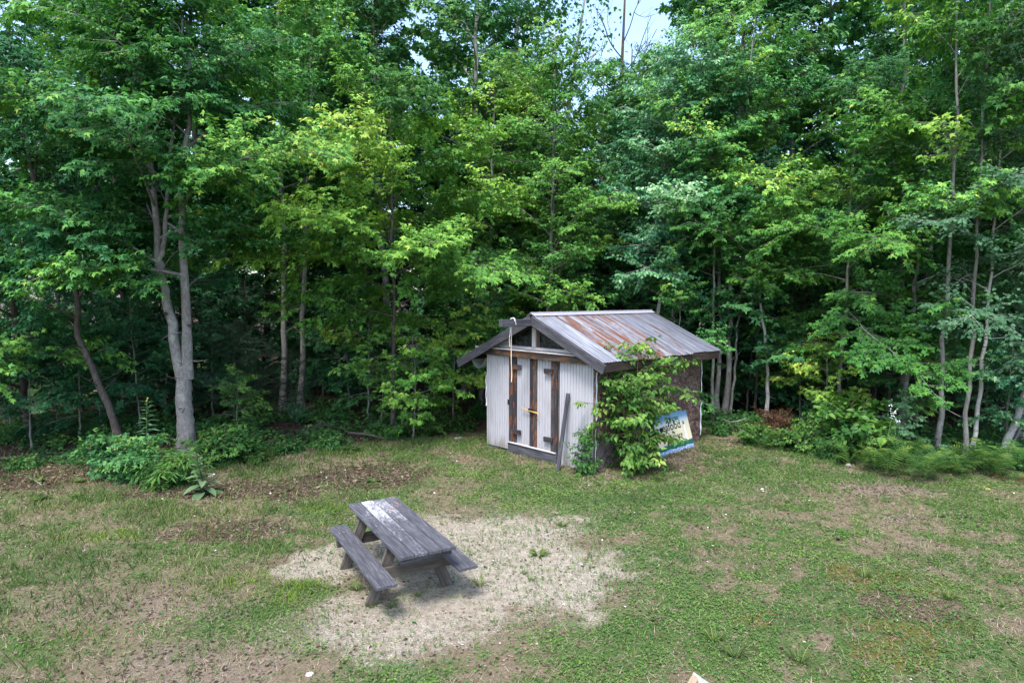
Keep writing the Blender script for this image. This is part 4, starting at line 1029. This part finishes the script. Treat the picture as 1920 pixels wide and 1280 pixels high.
# the mass of the wood beyond
rg = np.random.default_rng(9); nc = 1150
cx, cy, cz = rg.uniform(-62, 62, nc), rg.uniform(45, 62, nc), rg.uniform(.2, 1, nc) ** 1.0 * 13.0
keep = ~((cx < -26) & (cz < 4.5))
cx, cy, cz = cx[keep], cy[keep], cz[keep]; k = 26
P = np.stack([np.repeat(cx, k), np.repeat(cy, k), np.repeat(cz, k)], -1) + rg.normal(0, 1, (len(cx) * k, 3)) * [1.6, 1.2, .7]
P[:, 2] = np.maximum(P[:, 2], .1); n = len(P)
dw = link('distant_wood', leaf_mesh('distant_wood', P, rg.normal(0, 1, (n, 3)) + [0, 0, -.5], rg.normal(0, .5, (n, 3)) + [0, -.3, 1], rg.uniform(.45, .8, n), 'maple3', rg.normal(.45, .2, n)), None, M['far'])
tag(dw, 'mass of far-off foliage closing the view through the wood', 'wood', kind='stuff')
# ------------------------------------------------------------------ shrubs and herbs
vw = np.array([.721, .693, 0]); uw = np.array([.693, -.721, 0])      # along the felt wall, and away from it
def wall_pts(*pts): return [tuple(vw * a + uw * b + np.array([0, 0, z])) for a, b, z in pts]
SHK = dict(leaf='ovate', lsize=.105, el0=(15, 60), droop=40, dens=1.0, pair=.085, hang=.75, bias=(math.atan2(-.9, .1), .15), tintc=.42)
wall_shrub = grow(81, [
    (wall_pts((0, 0, -.05), (.02, .05, .8), (.0, .1, 1.7), (-.02, .12, 2.68)), .028, .006, 1.2, .75),
    (wall_pts((.05, 0, -.05), (.3, .05, .8), (.62, .06, 1.55), (1.0, .08, 2.2)), .024, .006, 1.55, .62),
    (wall_pts((-.05, 0, -.05), (-.2, .05, .7), (-.45, .1, 1.25), (-.55, .12, 1.95)), .020, .005, .45, .66),
    (wall_pts((0, .05, -.05), (-.1, .25, .35), (-.3, .4, .6), (-.45, .45, .85)), .014, .005, .15, .5),
    (wall_pts((.05, .05, -.05), (-.1, .3, .25), (-.2, .4, .45), (-.25, .45, .7)), .014, .005, .15, .45),
    (wall_pts((.0, .0, -.05), (.05, .2, .6), (.05, .25, 1.1), (-.05, .25, 1.5)), .016, .005, .55, .45)], gap=.082, twl=.8, **SHK)
wp = shed_pt(3.52, .85)
plant('shrub', 'leafy green shrub growing up the felt wall beyond the eave', 'shrub', wall_shrub, (wp.x, wp.y), ('twig', 'shrub'), parts=('stem', 'foliage'))
spire = grow(82, [(straight(1.05, (.03, 0)), .012, .003, .08, .34), ([(0, 0, 0), (.12, -.05, .25), (.22, -.08, .42)], .008, .003, .08, .26), ([(0, 0, 0), (-.10, -.08, .2), (-.2, -.12, .38)], .008, .003, .08, .26)],
             leaf='ovate', lsize=.075, gap=.06, el0=(20, 60), droop=30, dens=1.0, pair=.07, hang=.5, twl=.35)
wp = shed_pt(3.10, -.16)
plant('herb', 'thin spire-shaped herb at the near corner of the shed', 'plant', spire, (wp.x, wp.y), ('stem', 'weed'), scale=(.78, .78, .98), parts=('stem', 'foliage'))

def bush(seed, h, r, leaf, ls, n=9, pair=.07, twl=.6, **kw):
    rg = np.random.default_rng(seed); st = []
    for i in range(n):
        a = 6.283 * i / n + rg.uniform(-.3, .3); q = rg.uniform(.25, 1) * r; hh = h * rg.uniform(.6, 1.05) * (1 - .35 * q / r)
        st.append(([(rg.normal(0, .05), rg.normal(0, .05), -.03), (.45 * q * math.cos(a), .45 * q * math.sin(a), hh * .55), (q * math.cos(a), q * math.sin(a), hh)], .010, .003, hh * .12, .32))
    return grow(seed, st, leaf=leaf, lsize=ls, gap=.11, el0=(10, 55), droop=30, dens=.8, pair=pair, twl=twl, twig_tubes=False, hang=.3, **kw)
bush_a = bush(83, .85, .60, 'maple3', .095)
bush_b = bush(84, .80, .42, 'lance', .13, n=11, pair=.05, twl=.4)
bush_c = bush(85, .55, .55, 'ovate', .085)
broad = bush(86, 1.75, .70, 'ovate', .17, n=9, pair=.17, twl=.8, tintc=.33)
brown = bush(87, 1.05, .55, 'lance', .10, n=10, pair=.06, twl=.5)
G_B = 'low bushes along the edge of the wood'
for (px, py, g, s, rz, mt, lab) in [
    (215, 890, bush_a, 1.2, .1, 'far', 'dark rounded bush at the left foot of the forked maple'),
    (262, 900, bush_a, 1.15, 2.0, 'far', 'bushy bramble between dark bush and feathery herb'),
    (322, 910, bush_b, 1.25, 1.0, 'weed', 'feathery green herb clump before the forked maple'),
    (300, 918, bush_c, .55, 4.0, 'fern', 'low yellow-green herb left of the feathery clump'),
    (418, 870, bush_a, 1.1, 3.3, 'weed', 'bright bush at the right foot of the forked maple'),
    (452, 858, bush_a, .80, 5.3, 'weed', 'bright bush farther right of the forked maple'),
    (480, 870, bush_c, .60, .4, 'fern', 'low light-green bush right of the maple bushes'),
    (540, 850, bush_c, .75, 1.4, 'weed', 'low bush in front of the rotten log'),
    (615, 843, bush_c, .85, 2.4, 'weed', 'low bush on the bank left of the saplings'),
    (660, 850, bush_c, .45, 3.4, 'fern', 'tiny bright bush on bare soil before the bank'),
    (560, 795, bush_a, .70, 4.4, 'bluegreen', 'pale blue-green bush beside the rotten log'),
    (800, 815, bush_c, 1.0, 5.4, 'fern', 'yellow-green bush right of the clear-stemmed sapling'),
    (855, 805, bush_c, 1.1, .9, 'fern', 'spreading yellow-green bush near the left shed corner'),
    (735, 820, bush_c, .9, 1.9, 'weed', 'green bush left of the clear-stemmed sapling'),
    (40, 880, bush_c, .7, 2.9, 'weed', 'low bush on the soil at the far left'),
    (1410, 830, bush_a, .70, .6, 'weed', 'low bush left of the dead brown shrub'),
    (1350, 812, bush_c, .80, 1.6, 'weed', 'low green bush beside the back corner of the shed'),
    (1520, 845, bush_a, .95, 2.6, 'weed', 'green bush just left of the broad-leaved shrub'),
    (1560, 858, bush_b, .85, 3.6, 'weed', 'narrow-leaved clump at the foot of the broad-leaved shrub'),
    (1640, 862, bush_a, .85, 4.6, 'weed', 'green bush between broad-leaved shrub and white-flowered weed'),
    (1470, 835, bush_c, 1.1, 5.6, 'fern', 'low bush before the dead brown shrub'),
    (1760, 868, bush_a, .60, 1.1, 'bluegreen', 'small dark bush among the ferns'),
]:
    plant('bush', lab, 'bush', g, ground_point(px, py), ('twig', mt), rz, s, G_B, ('stem', 'foliage'))
plant('shrub', 'shrub with large round leaves at the right edge of the clearing', 'shrub', broad, ground_point(1600, 852), ('twig', 'shrub'), 1.2, 1.0, None, ('stem', 'foliage'))
plant('shrub', 'second large-leaved shrub half behind the first', 'shrub', broad, ground_point(1560, 825), ('twig', 'weed'), 3.2, .85, None, ('stem', 'foliage'))
plant('shrub', 'dead brown shrub beside the thin white stem', 'shrub', brown, ground_point(1452, 812), ('twig', 'dead'), .3, 1.0, None, ('stem', 'foliage'))

# tall herbs
def tall_herb(seed, h, n, ls, lean=.05):
    rg = np.random.default_rng(seed); P = spline([(0, 0, -.02), (lean * .3, 0, h * .5), (lean, .0, h)], 14)
    tb = Tubes(); tb.add(P, np.linspace(.011, .004, 14), 6)
    t = np.linspace(.12, .97, n); pos = np.stack([np.interp(t, np.linspace(0, 1, 14), P[:, k]) for k in range(3)], -1)
    az = np.arange(n) * 2.4; D = np.stack([np.cos(az), np.sin(az), .35 - .7 * (1 - t)], -1)
    return tb.mesh('stem'), leaf_mesh('foliage', pos, D, np.tile([0, 0, 1.], (n, 1)) + rg.normal(0, .2, (n, 3)), ls * (1.15 - .75 * t) * rg.uniform(.8, 1.2, n), 'lance', rg.uniform(.2, .9, n))
herb = tall_herb(91, 1.5, 60, .36)
hx = ground_point(277, 893)
h_o = plant('tall_herb', 'tall blue-green herb with a yellow tip left of the forked maple', 'plant', herb, hx, ('stem', 'bluegreen'), parts=('stem', 'foliage'))
def bud_mesh(spots, r, seed):
    rg = np.random.default_rng(seed); bm = bmesh.new()
    for s in spots: bmesh.ops.create_icosphere(bm, subdivisions=1, radius=r * rg.uniform(.7, 1.2), matrix=Matrix.Translation(s))
    me = bpy.data.meshes.new('flower'); bm.to_mesh(me); bm.free(); return me
M['bloom'] = plain('yellow_bloom', (.50, .45, .05)); M['white_bloom'] = plain('white_bloom', (.75, .76, .78))
link('bud', bud_mesh([(.05, 0, 1.5), (.055, .015, 1.53), (.04, -.01, 1.47)], .013, 1), h_o, M['bloom'])
herb2 = tall_herb(92, 1.05, 36, .17, .12)
for k, (px, py, s, rz, lab) in enumerate([(1660, 870, 1.12, .2, 'left stem of the white-flowered weed by the ferns'), (1682, 872, .98, 2.0, 'right stem of the white-flowered weed by the ferns')]):
    h_o = plant('flowering_weed', lab, 'plant', herb2, ground_point(px, py), ('stem', 'weed'), rz, s, 'white-flowered weed stems', ('stem', 'foliage'))
    rg = np.random.default_rng(30 + k)
    for q in range(5):
        c = np.array([.12, 0, 1.03]) + rg.normal(0, .06, 3); link('flower', bud_mesh([tuple(c + rg.normal(0, .02, 3)) for _ in range(4)],   .010, q), h_o, M['white_bloom'])
for (px, py, s, rz, lab) in [(445, 845, .62, 1.0, 'pale-tipped herb among the bushes right of the forked maple'), (478, 850, .5, 2.0, 'short upright herb at the end of the maple bushes')]:
    plant('tall_herb', lab, 'plant', herb, ground_point(px, py), ('stem', 'weed'), rz, s, None, ('stem', 'foliage'))

# mullein: every large leaf is a part
mo = empty('mullein', (*ground_point(383, 928), 0)); tag(mo, 'mullein with large pale felted leaves in front of the forked maple', 'plant')
tb = Tubes(); SP = spline([(0, 0, -.02), (-.02, 0, .3), (-.10, 0, .62), (-.12, 0, .86)], 14); tb.add(SP, np.linspace(.02, .008, 14), 7); link('stem', tb.mesh('stem'), mo, M['mullein'])
def big_leaf():
    n = 7; V, F = [], []
    for i in range(n):
        t = i / (n - 1); w = .20 * math.sin(math.pi * min(1, t * .93 + .06)) ** .8; zc = .22 * t - .42 * t * t
        V += [(t, -w, zc + .05 * w / .2), (t, 0, zc - .012), (t, w, zc + .05 * w / .2)]
    for i in range(n - 1):
        a = 3 * i; F += [(a, a + 3, a + 4, a + 1), (a + 1, a + 4, a + 5, a + 2)]
    me = mesh_np('leaf', np.array(V), np.array(F), np.linspace(.2, .8, len(F)), True); me.materials.append(M['mullein']); return me
mo.scale = (.85, .85, .85)
bl_me = big_leaf(); rg = np.random.default_rng(8)
for i in range(24):
    t = i / 23; az = 2.4 * i; h = .03 + .82 * t ** 1.4; s = .42 * (1 - t) + .14 + rg.uniform(-.03, .03); e = -.05 + .9 * t ** 2
    o = link('leaf', bl_me, mo)
    o.location = [float(np.interp(h, SP[:, 2], SP[:, k])) for k in range(2)] + [h]; o.rotation_euler = (rg.uniform(-.2, .2), -e, az); o.scale = (s, s * .95, s)

# ferns: every frond is a part
def frond(seed):
    rg = np.random.default_rng(seed); n = 14; V, F, T = [], [], []
    def pt(t): return np.array([t * .9, 0, .62 * math.sin(t * 2.0) * .8 - .12 * t * t])
    for i in range(n):
        t = .16 + .82 * i / n; p = pt(t); w = .30 * math.sin(math.pi * (t ** .75)) ** .9 + .02; b = .9 / n * .30
        for sg in (1, -1):
            k = len(V); d = np.array([.35, sg, -.18 + rg.normal(0, .06)]); d /= np.linalg.norm(d)
            V += [p - [b * .8, 0, 0], p + [b * .8, 0, 0], p + d * w * .55 + [b * .75, 0, .01], p + d * w, p + d * w * .55 - [b * .6, 0, -.01]]
            F += [(k, k + 1, k + 2), (k, k + 2, k + 4), (k + 4, k + 2, k + 3)]; T += [float(np.clip(.25 + .5 * t + rg.normal(0, .18), 0, 1))] * 3
    for i in range(8):
        a, b2 = pt(i / 8), pt((i + 1) / 8); k = len(V); V += [a + [0, .006, 0], a - [0, .006, 0], b2 - [0, .005, 0], b2 + [0, .005, 0]]; F += [(k, k + 1, k + 2), (k, k + 2, k + 3)]; T += [.2] * 2
    me = mesh_np('frond', np.array(V), np.array(F), np.array(T)); me.materials.append(M['fern']); return me
fr = [frond(i) for i in range(3)]
G_F = 'ferns along the right edge'
FERNS = [(1665, 888, .62, 'fern', 'fern left of the white-flowered weed, at the border of the lawn'), (1710, 878, .72, 'fern', 'large yellow-green fern before the tall grey trunk'), (1735, 898, .62, 'fern', 'fern drooping onto the lawn below the large yellow-green one'),
         (1775, 882, .55, 'weed', 'dark fern beside the smooth grey trunk'), (1800, 888, .60, 'fern', 'fern in front of the banded white birch'), (1845, 880, .74, 'fern', 'broad fern in front of the leaning birch'),
         (1870, 893, .55, 'fern', 'small fern at the foot of the broad one'), (1908, 880, .66, 'weed', 'fern cut by the right border'), (1640, 880, .50, 'fern', 'leftmost fern of the right-hand row'),
         (1590, 868, .45, 'fern', 'little fern below the round-leaved shrub'), (1432, 838, .48, 'fern', 'little fern below the dead brown shrub'), (1690, 862, .62, 'weed', 'fern in shade behind the white-flowered weed')]
for k, (px, py, s, mt, lab) in enumerate(FERNS):
    x, y = ground_point(px, py); o = empty('fern', (x, y, float(ground_z(x, y)) - .01), k * 1.3); tag(o, lab, 'fern', G_F); rg = np.random.default_rng(100 + k); nf = 9
    for i in range(nf):
        c = link('frond', fr[i % 3], o); q = s * rg.uniform(.85, 1.3); c.scale = (q, q, q * rg.uniform(.8, 1.2)); c.rotation_euler = (rg.normal(0, .18), rg.uniform(-.6, .1), 6.283 * i / nf + rg.normal(0, .2))
        if mt != 'fern': c.material_slots[0].link = 'OBJECT'; c.material_slots[0].material = M[mt]
# dry brown fern
x, y = ground_point(1893, 897); o = empty('fern', (x, y, 0)); tag(o, 'withered red-brown fern at the right border', 'fern', G_F); rg = np.random.default_rng(120)
for i in range(10):
    c = link('frond', fr[i % 3], o); q = .42 * rg.uniform(.75, 1.15); c.scale = (q, q, q * .6); c.rotation_euler = (rg.normal(0, .3), rg.uniform(0, .5), .628 * i); c.material_slots[0].link = 'OBJECT'; c.material_slots[0].material = M['dead']

# weed tufts on the sand and the lawn
def tuft(seed, n, ls, tmpl, up):
    rg = np.random.default_rng(seed); az = rg.uniform(0, 6.283, n); D = np.stack([np.cos(az), np.sin(az), up + rg.uniform(-.2, .5, n)], -1)
    return leaf_mesh('tuft', np.stack([.02 * np.cos(az), .02 * np.sin(az), np.full(n, .0)], -1), D, np.tile([0, 0, 1.], (n, 1)) + rg.normal(0, .2, (n, 3)), ls * rg.uniform(.6, 1.2, n), tmpl, rg.uniform(.1, .8, n))
tf = [tuft(1, 26, .16, 'lance', .25), tuft(2, 34, .11, 'blade', .9), tuft(3, 20, .12, 'ovate', .2)]
G_T = 'small weeds scattered on the sand and lawn'
for (px, py, k, s, lab) in [(1011, 1040, 0, 1.0, 'round weed rosette alone on the sand right of the table'), (984, 1076, 1, .7, 'small tuft on the sand below the round rosette'), (998, 1088, 1, .8, 'grass tuft on the sand, lower of the two right of the table'),
                            (900, 1098, 1, 1.3, 'grass tuft by the near bench of the picnic table'), (697, 1136, 1, 1.1, 'grass tuft at the near foot of the picnic table'), (670, 1105, 1, 1.2, 'grass tuft under the left bench'), (735, 1138, 1, .9, 'grass tuft right of the near table foot'),
                            (785, 1118, 1, .8, 'grass tuft in front of the picnic table beam'), (1380, 1232, 1, 1.6, 'broad grass tuft right of the timber block'), (1340, 1200, 1, 1.5, 'grass tuft above the timber block'), (1500, 1238, 1, 1.6, 'bright grass tuft near the lower border'),
                            (1620, 1078, 1, 1.5, 'bright grass tuft in the middle of the right lawn'), (1780, 1120, 1, 1.5, 'grass tuft beside the dark soil patch'), (150, 905, 2, 1.3, 'leafy weed on the soil at the left'), (75, 940, 2, 1.4, 'leafy weed low at the left border'),
                            (72, 905, 2, 1.2, 'leafy weed on the soil beside the left border'), (145, 935, 2, 1.0, 'small pale weed on the soil at the left'), (700, 905, 2, 1.1, 'leafy weed on the soil behind the table'), (1055, 985, 0, .6, 'small rosette at the upper rim of the sand')]:
    x, y = ground_point(px, py); o = link('weed_tuft', tf[k], None)
    if not tf[k].materials: tf[k].materials.append(M['lawn'])
    o.location = (x, y, float(ground_z(x, y))); o.scale = (s, s, s); o.rotation_euler = (0, 0, px * .7); tag(o, lab, 'weed', G_T)

# ------------------------------------------------------------------ logs, sticks, stones, scraps
def stick(name, pts, r, mat, label, cat, sides=7, rough=.08):
    tb = Tubes(); P = spline(pts, 12); n = len(P); tb.add(P, np.linspace(r, r * .6, n), sides, np.random.default_rng(len(label)), rough)
    o = link(name, tb.mesh(name), None, M[mat]); tag(o, label, cat); return o
def gp3(px, py, z=0): x, y = ground_point(px, py, z); return (x, y, z)
stick('fallen_branch', [gp3(150, 826, .12), gp3(175, 808, .25), gp3(195, 798, .42)], .03, 'bark_grey', 'grey fallen branch propped left of the crooked tree', 'branch')
stick('fallen_branch', [gp3(290, 818, .35), gp3(312, 822, .33), gp3(335, 826, .35)], .015, 'bark_grey', 'thin dead branch poking left out of the forked maple', 'branch')
stick('fallen_branch', [gp3(0, 862, .06), gp3(50, 858, .08), gp3(100, 850, .10)], .04, 'bark_dark', 'dark branch lying at the far left of the wood', 'branch')
stick('fallen_branch', [gp3(55, 898, .03), gp3(70, 905, .03), gp3(80, 912, .02)], .012, 'bark_grey', 'pale stick lying on the soil at the left', 'branch', 5)
stick('rotten_log', [gp3(500, 835, .05), gp3(560, 815, .07), gp3(610, 802, .08)], .09, 'bark_dark', 'dark rotten log along the bank left of the saplings', 'log', 9)
stick('fallen_branch', [gp3(560, 808, .20), gp3(600, 797, .24), gp3(640, 804, .16)], .02, 'bark_dark', 'dark broken branch lying on the rotten log', 'branch')
stick('fallen_branch', [gp3(640, 800, .25), gp3(648, 808, .16), gp3(655, 815, .08)], .022, 'wood_tan', 'short split stick standing out of the bank', 'branch', 5)
stick('fallen_branch', [gp3(655, 812, .16), gp3(690, 815, .14), gp3(720, 822, .10)], .035, 'bark_dark', 'dark branch lying before the broad shaded sapling', 'branch')
stick('fallen_branch', [gp3(1345, 778, .05), gp3(1370, 790, .30), gp3(1400, 783, .45)], .025, 'bark_grey', 'bent dead branch at the foot of the stem clump', 'branch')
stick('fallen_branch', [gp3(1372, 780, .05), gp3(1385, 800, .05), gp3(1398, 812, .05)], .02, 'bark_maple', 'brown stick slanting below the stem clump', 'branch')
stick('fallen_branch', [gp3(1888, 858, .05), (ground_point(1900, 850)[0] + .1, ground_point(1900, 850)[1], .55), (ground_point(1915, 850)[0] + .2, ground_point(1915, 850)[1], 1.0)], .03, 'bark_grey', 'slim slanting stem right of the leaning birch', 'branch')
def stone(name, px, py, r, mat, label, sq=.6, cat='stone'):
    rg = np.random.default_rng(int(px)); bm = bmesh.new(); bmesh.ops.create_icosphere(bm, subdivisions=2, radius=r)
    for v in bm.verts: v.co = Vector((v.co.x * 1.2, v.co.y, v.co.z * sq)) * (1 + rg.uniform(-.16, .16))
    me = bpy.data.meshes.new(name); bm.to_mesh(me); bm.free(); o = link(name, me, None, M[mat]); x, y = ground_point(px, py); o.location = (x, y, r * sq * .45); o.rotation_euler = (0, 0, px); tag(o, label, cat); return o
M['rock'] = plain('grey_stone', (.26, .24, .235), .9, .2, 0, .4, 12)
stone('stone', 1591, 871, .06, 'rock', 'grey stone on the lawn below the round-leaved shrub')
stone('stone', 250, 905, .11, 'rock', 'purple-grey stone under the bramble left of the forked maple')
stone('stump', 604, 806, .15, 'wood_tan', 'pale broken stump end on the rotten log', .9, 'stump')
stone('stone', 860, 822, .10, 'rock', 'flat stone on the bare patch left of the shed', .25)
stone('paper_scrap', 397, 893, .065, 'plastic', 'crumpled white scrap behind the mullein', .35, 'scrap')
stone('paper_scrap', 582, 1266, .035, 'plastic', 'small white scrap on the dry grass at the lower border', .4, 'scrap')
stone('plastic_scrap', 1853, 915, .035, 'bloom', 'small yellow scrap on the right lawn', .6, 'scrap')
stone('paper_scrap', 1430, 916, .03, 'plastic', 'small white scrap on the lawn right of the sign', .5, 'scrap')
# ------------------------------------------------------------------ ground cover (nobody could count it)
def scatter(n, seed, y0=5.0, y1=15.6):
    rg = np.random.default_rng(seed)
    y = np.sqrt(rg.uniform(y0 ** 2, y1 ** 2, n)); x = rg.uniform(-1, 1, n) * (.83 * y + .9)
    # keep clear of the shed floor
    dx, dy = x - S0.x, y - S0.y; u = dx * math.cos(ANG) + dy * math.sin(ANG); v = -dx * math.sin(ANG) + dy * math.cos(ANG)
    ok = ~((u > -.02) & (u < W_ + .05) & (v > -.02) & (v < L_))
    return x[ok], y[ok], rg
def cover(name, label, n, seed, prob, size, tmpl, mat, up, tint, y1=15.6, y0=5.0, flat=1.0, zoff=.004):
    x, y, rg = scatter(n, seed, y0, y1); m = masks(x, y)
    p = prob(m, x, y); k = rg.random(len(x)) < p; x, y = x[k], y[k]; m = {a: b[k] for a, b in m.items()}
    n = len(x); az = rg.uniform(0, 6.283, n)
    D = np.stack([np.cos(az), np.sin(az), up(rg, n)], -1); N = np.stack([rg.normal(0, .3, n), rg.normal(0, .3, n), np.full(n, flat)], -1)
    s = size(rg, n, x, y) * (1 + .35 * np.clip((y - 7) / 7, 0, 1))
    o = link(name, leaf_mesh(name, np.stack([x, y, ground_z(x, y) + zoff], -1), D, N, s, tmpl, tint(rg, n, x, y, m)), None, M[mat])
    tag(o, label, name.split('_')[-1], kind='stuff'); return o
clump = lambda x, y, k, sd: sstep(.42, .62, fbm(x * k, y * k, sd, 3))
cover('clover', 'low clover and herbs spread over the lawn', 460000, 1, lambda m, x, y: np.clip(m['clover'] * (.30 + 1.0 * clump(x, y, 3.5, 61)), 0, 1) * .8, lambda r, n, x, y: r.uniform(.016, .034, n), 'diamond', 'clover',
      lambda r, n: r.uniform(-.15, .7, n), lambda r, n, x, y, m: .40 + r.normal(0, .16, n) + .9 * (fbm(x * 1.3, y * 1.3, 71, 3) - .5), zoff=.02)
cover('lawn_grass', 'thin grass blades growing in patches across the clearing', 210000, 2, lambda m, x, y: np.clip(m['grass'] * (.2 + 1.0 * clump(x, y, 2.8, 62)), 0, 1) * .75, lambda r, n, x, y: r.uniform(.04, .085, n) * (1 + .7 * sstep(-1.5, -3.5, x)), 'blade', 'lawn',
      lambda r, n: r.uniform(.5, 2.4, n), lambda r, n, x, y, m: .42 + r.normal(0, .2, n) + 1.0 * (fbm(x * 1.1, y * 1.1, 72, 3) - .5))
cover('dry_grass', 'dry tan grass stalks lying between the green', 420000, 3, lambda m, x, y: np.clip((1 - m['sand'] * .75) * (1 - m['soil'] * .8) * (.35 + .6 * clump(x, y, 2.2, 63)), 0, 1) * .6, lambda r, n, x, y: r.uniform(.04, .10, n), 'straw', 'thatch',
      lambda r, n: np.abs(r.normal(0, .35, n)) + .05, lambda r, n, x, y, m: r.uniform(0, 1, n))
cover('fallen_leaves', 'brown fallen leaves and chips on the bare soil', 60000, 4, lambda m, x, y: np.clip(.55 * m['soil'] + .12 * m['bare'] + .05, 0, 1) * (1 - .8 * m['sand']), lambda r, n, x, y: r.uniform(.03, .09, n), 'diamond', 'litter',
      lambda r, n: r.normal(0, .25, n), lambda r, n, x, y, m: r.uniform(0, 1, n) ** 1.3 * (1 - .55 * m['forest']), y1=22.0, zoff=.008)
cover('thatch_litter', 'flat brown and grey bits of thatch matted on the lawn', 150000, 14, lambda m, x, y: np.clip((1 - m['sand'] * .8) * (.3 + .7 * m['bare'] + .3 * m['soil']), 0, 1) * .6, lambda r, n, x, y: r.uniform(.02, .055, n), 'diamond', 'litter',
      lambda r, n: r.normal(0, .2, n), lambda r, n, x, y, m: .55 + r.normal(0, .35, n), zoff=.006)
cover('sprout_grass', 'sparse green sprouts pushing through sand and soil', 150000, 5, lambda m, x, y: np.clip(.55 * m['sand'] + .25 * m['soil'] * (1 - m['forest']) + .2 * m['bare'], 0, 1) * clump(x, y, 3.1, 64) * .5, lambda r, n, x, y: r.uniform(.03, .075, n), 'blade', 'lawn',
      lambda r, n: r.uniform(.2, 1.8, n), lambda r, n, x, y, m: .45 + r.normal(0, .2, n))
lime = lambda x, y: np.clip(1.5 * np.maximum.reduce([ell(x, y, -2.62, 7.3, .55, .42), ell(x, y, -3.25, 7.55, .4, .3) * .7, ell(x, y, -5.9, 9.0, .7, .35) * .5, ell(x, y, -3.0, 10.2, .5, .3) * .6]), 0, 1)
cover('lime_grass', 'bright lime-green grass patch left of the picnic table', 420000, 6, lambda m, x, y: lime(x, y) * np.clip(clump(x, y, 4, 65) + .25, 0, 1) * .9, lambda r, n, x, y: r.uniform(.04, .09, n), 'blade', 'lime',
      lambda r, n: r.uniform(.3, 1.8, n), lambda r, n, x, y, m: r.uniform(0, 1, n), y1=11)
cover('weed_leaves', 'broader weed leaves dotted through the lawn', 26000, 7, lambda m, x, y: np.clip(m['clover'] + .5 * m['grass'], 0, 1) * clump(x, y, 4.5, 66) * .6, lambda r, n, x, y: r.uniform(.05, .10, n), 'lance', 'weed',
      lambda r, n: r.uniform(.1, .9, n), lambda r, n, x, y, m: .5 + r.normal(0, .25, n), zoff=.01)
ptn = cover('pale_chips', 'pale chips and petals scattered on the ground', 1500, 8, lambda m, x, y: .15 + .5 * m['soil'] * (1 - m['forest']), lambda r, n, x, y: r.uniform(.02, .045, n), 'diamond', 'chip' if 'chip' in M else 'thatch', lambda r, n: r.normal(0, .3, n), lambda r, n, x, y, m: r.uniform(.85, 1, n), zoff=.015)
ptn.data.materials[0] = plain('pale_chip', (.62, .58, .56))
# undergrowth of the wood floor: seedlings in drifts
rg = np.random.default_rng(19); nc = 2300
cx = rg.uniform(-1, 1, nc) * 21; cy = edge_y(cx) + np.abs(rg.normal(0, 1, nc)) * 3.2 + .05
ok = (np.abs(cx) < .85 * cy + 1) & (fbm(cx * .7, cy * .7, 88, 3) > .44 - .06 * (cx < -5)); 
du, dv = (cx - S0.x) * math.cos(ANG) + (cy - S0.y) * math.sin(ANG), -(cx - S0.x) * math.sin(ANG) + (cy - S0.y) * math.cos(ANG)
ok &= ~((du > -.3) & (du < W_ + .4) & (dv > -.5) & (dv < L_ + .2)); cx, cy = cx[ok], cy[ok]
k = 30; hh = rg.uniform(.08, .42, len(cx)) * np.clip(.4 + (cy - edge_y(cx)) * .5, .4, 1.1)
X = np.repeat(cx, k) + rg.normal(0, .16, len(cx) * k); Y = np.repeat(cy, k) + rg.normal(0, .16, len(cx) * k); n = len(X)
Z = ground_z(X, Y) + np.repeat(hh, k) * rg.uniform(.25, 1, n); az = rg.uniform(0, 6.283, n)
ug = link('undergrowth', leaf_mesh('undergrowth', np.stack([X, Y, Z], -1), np.stack([np.cos(az), np.sin(az), rg.normal(-.2, .25, n)], -1), rg.normal(0, .3, (n, 3)) + [0, -.3, 1], rg.uniform(.06, .13, n), 'maple3', .45 + np.repeat(rg.normal(0, .2, len(cx)), k) + rg.normal(0, .1, n)), None, M['weed'])
tag(ug, 'low seedlings and leafy undergrowth on the floor of the wood', 'undergrowth', kind='stuff')
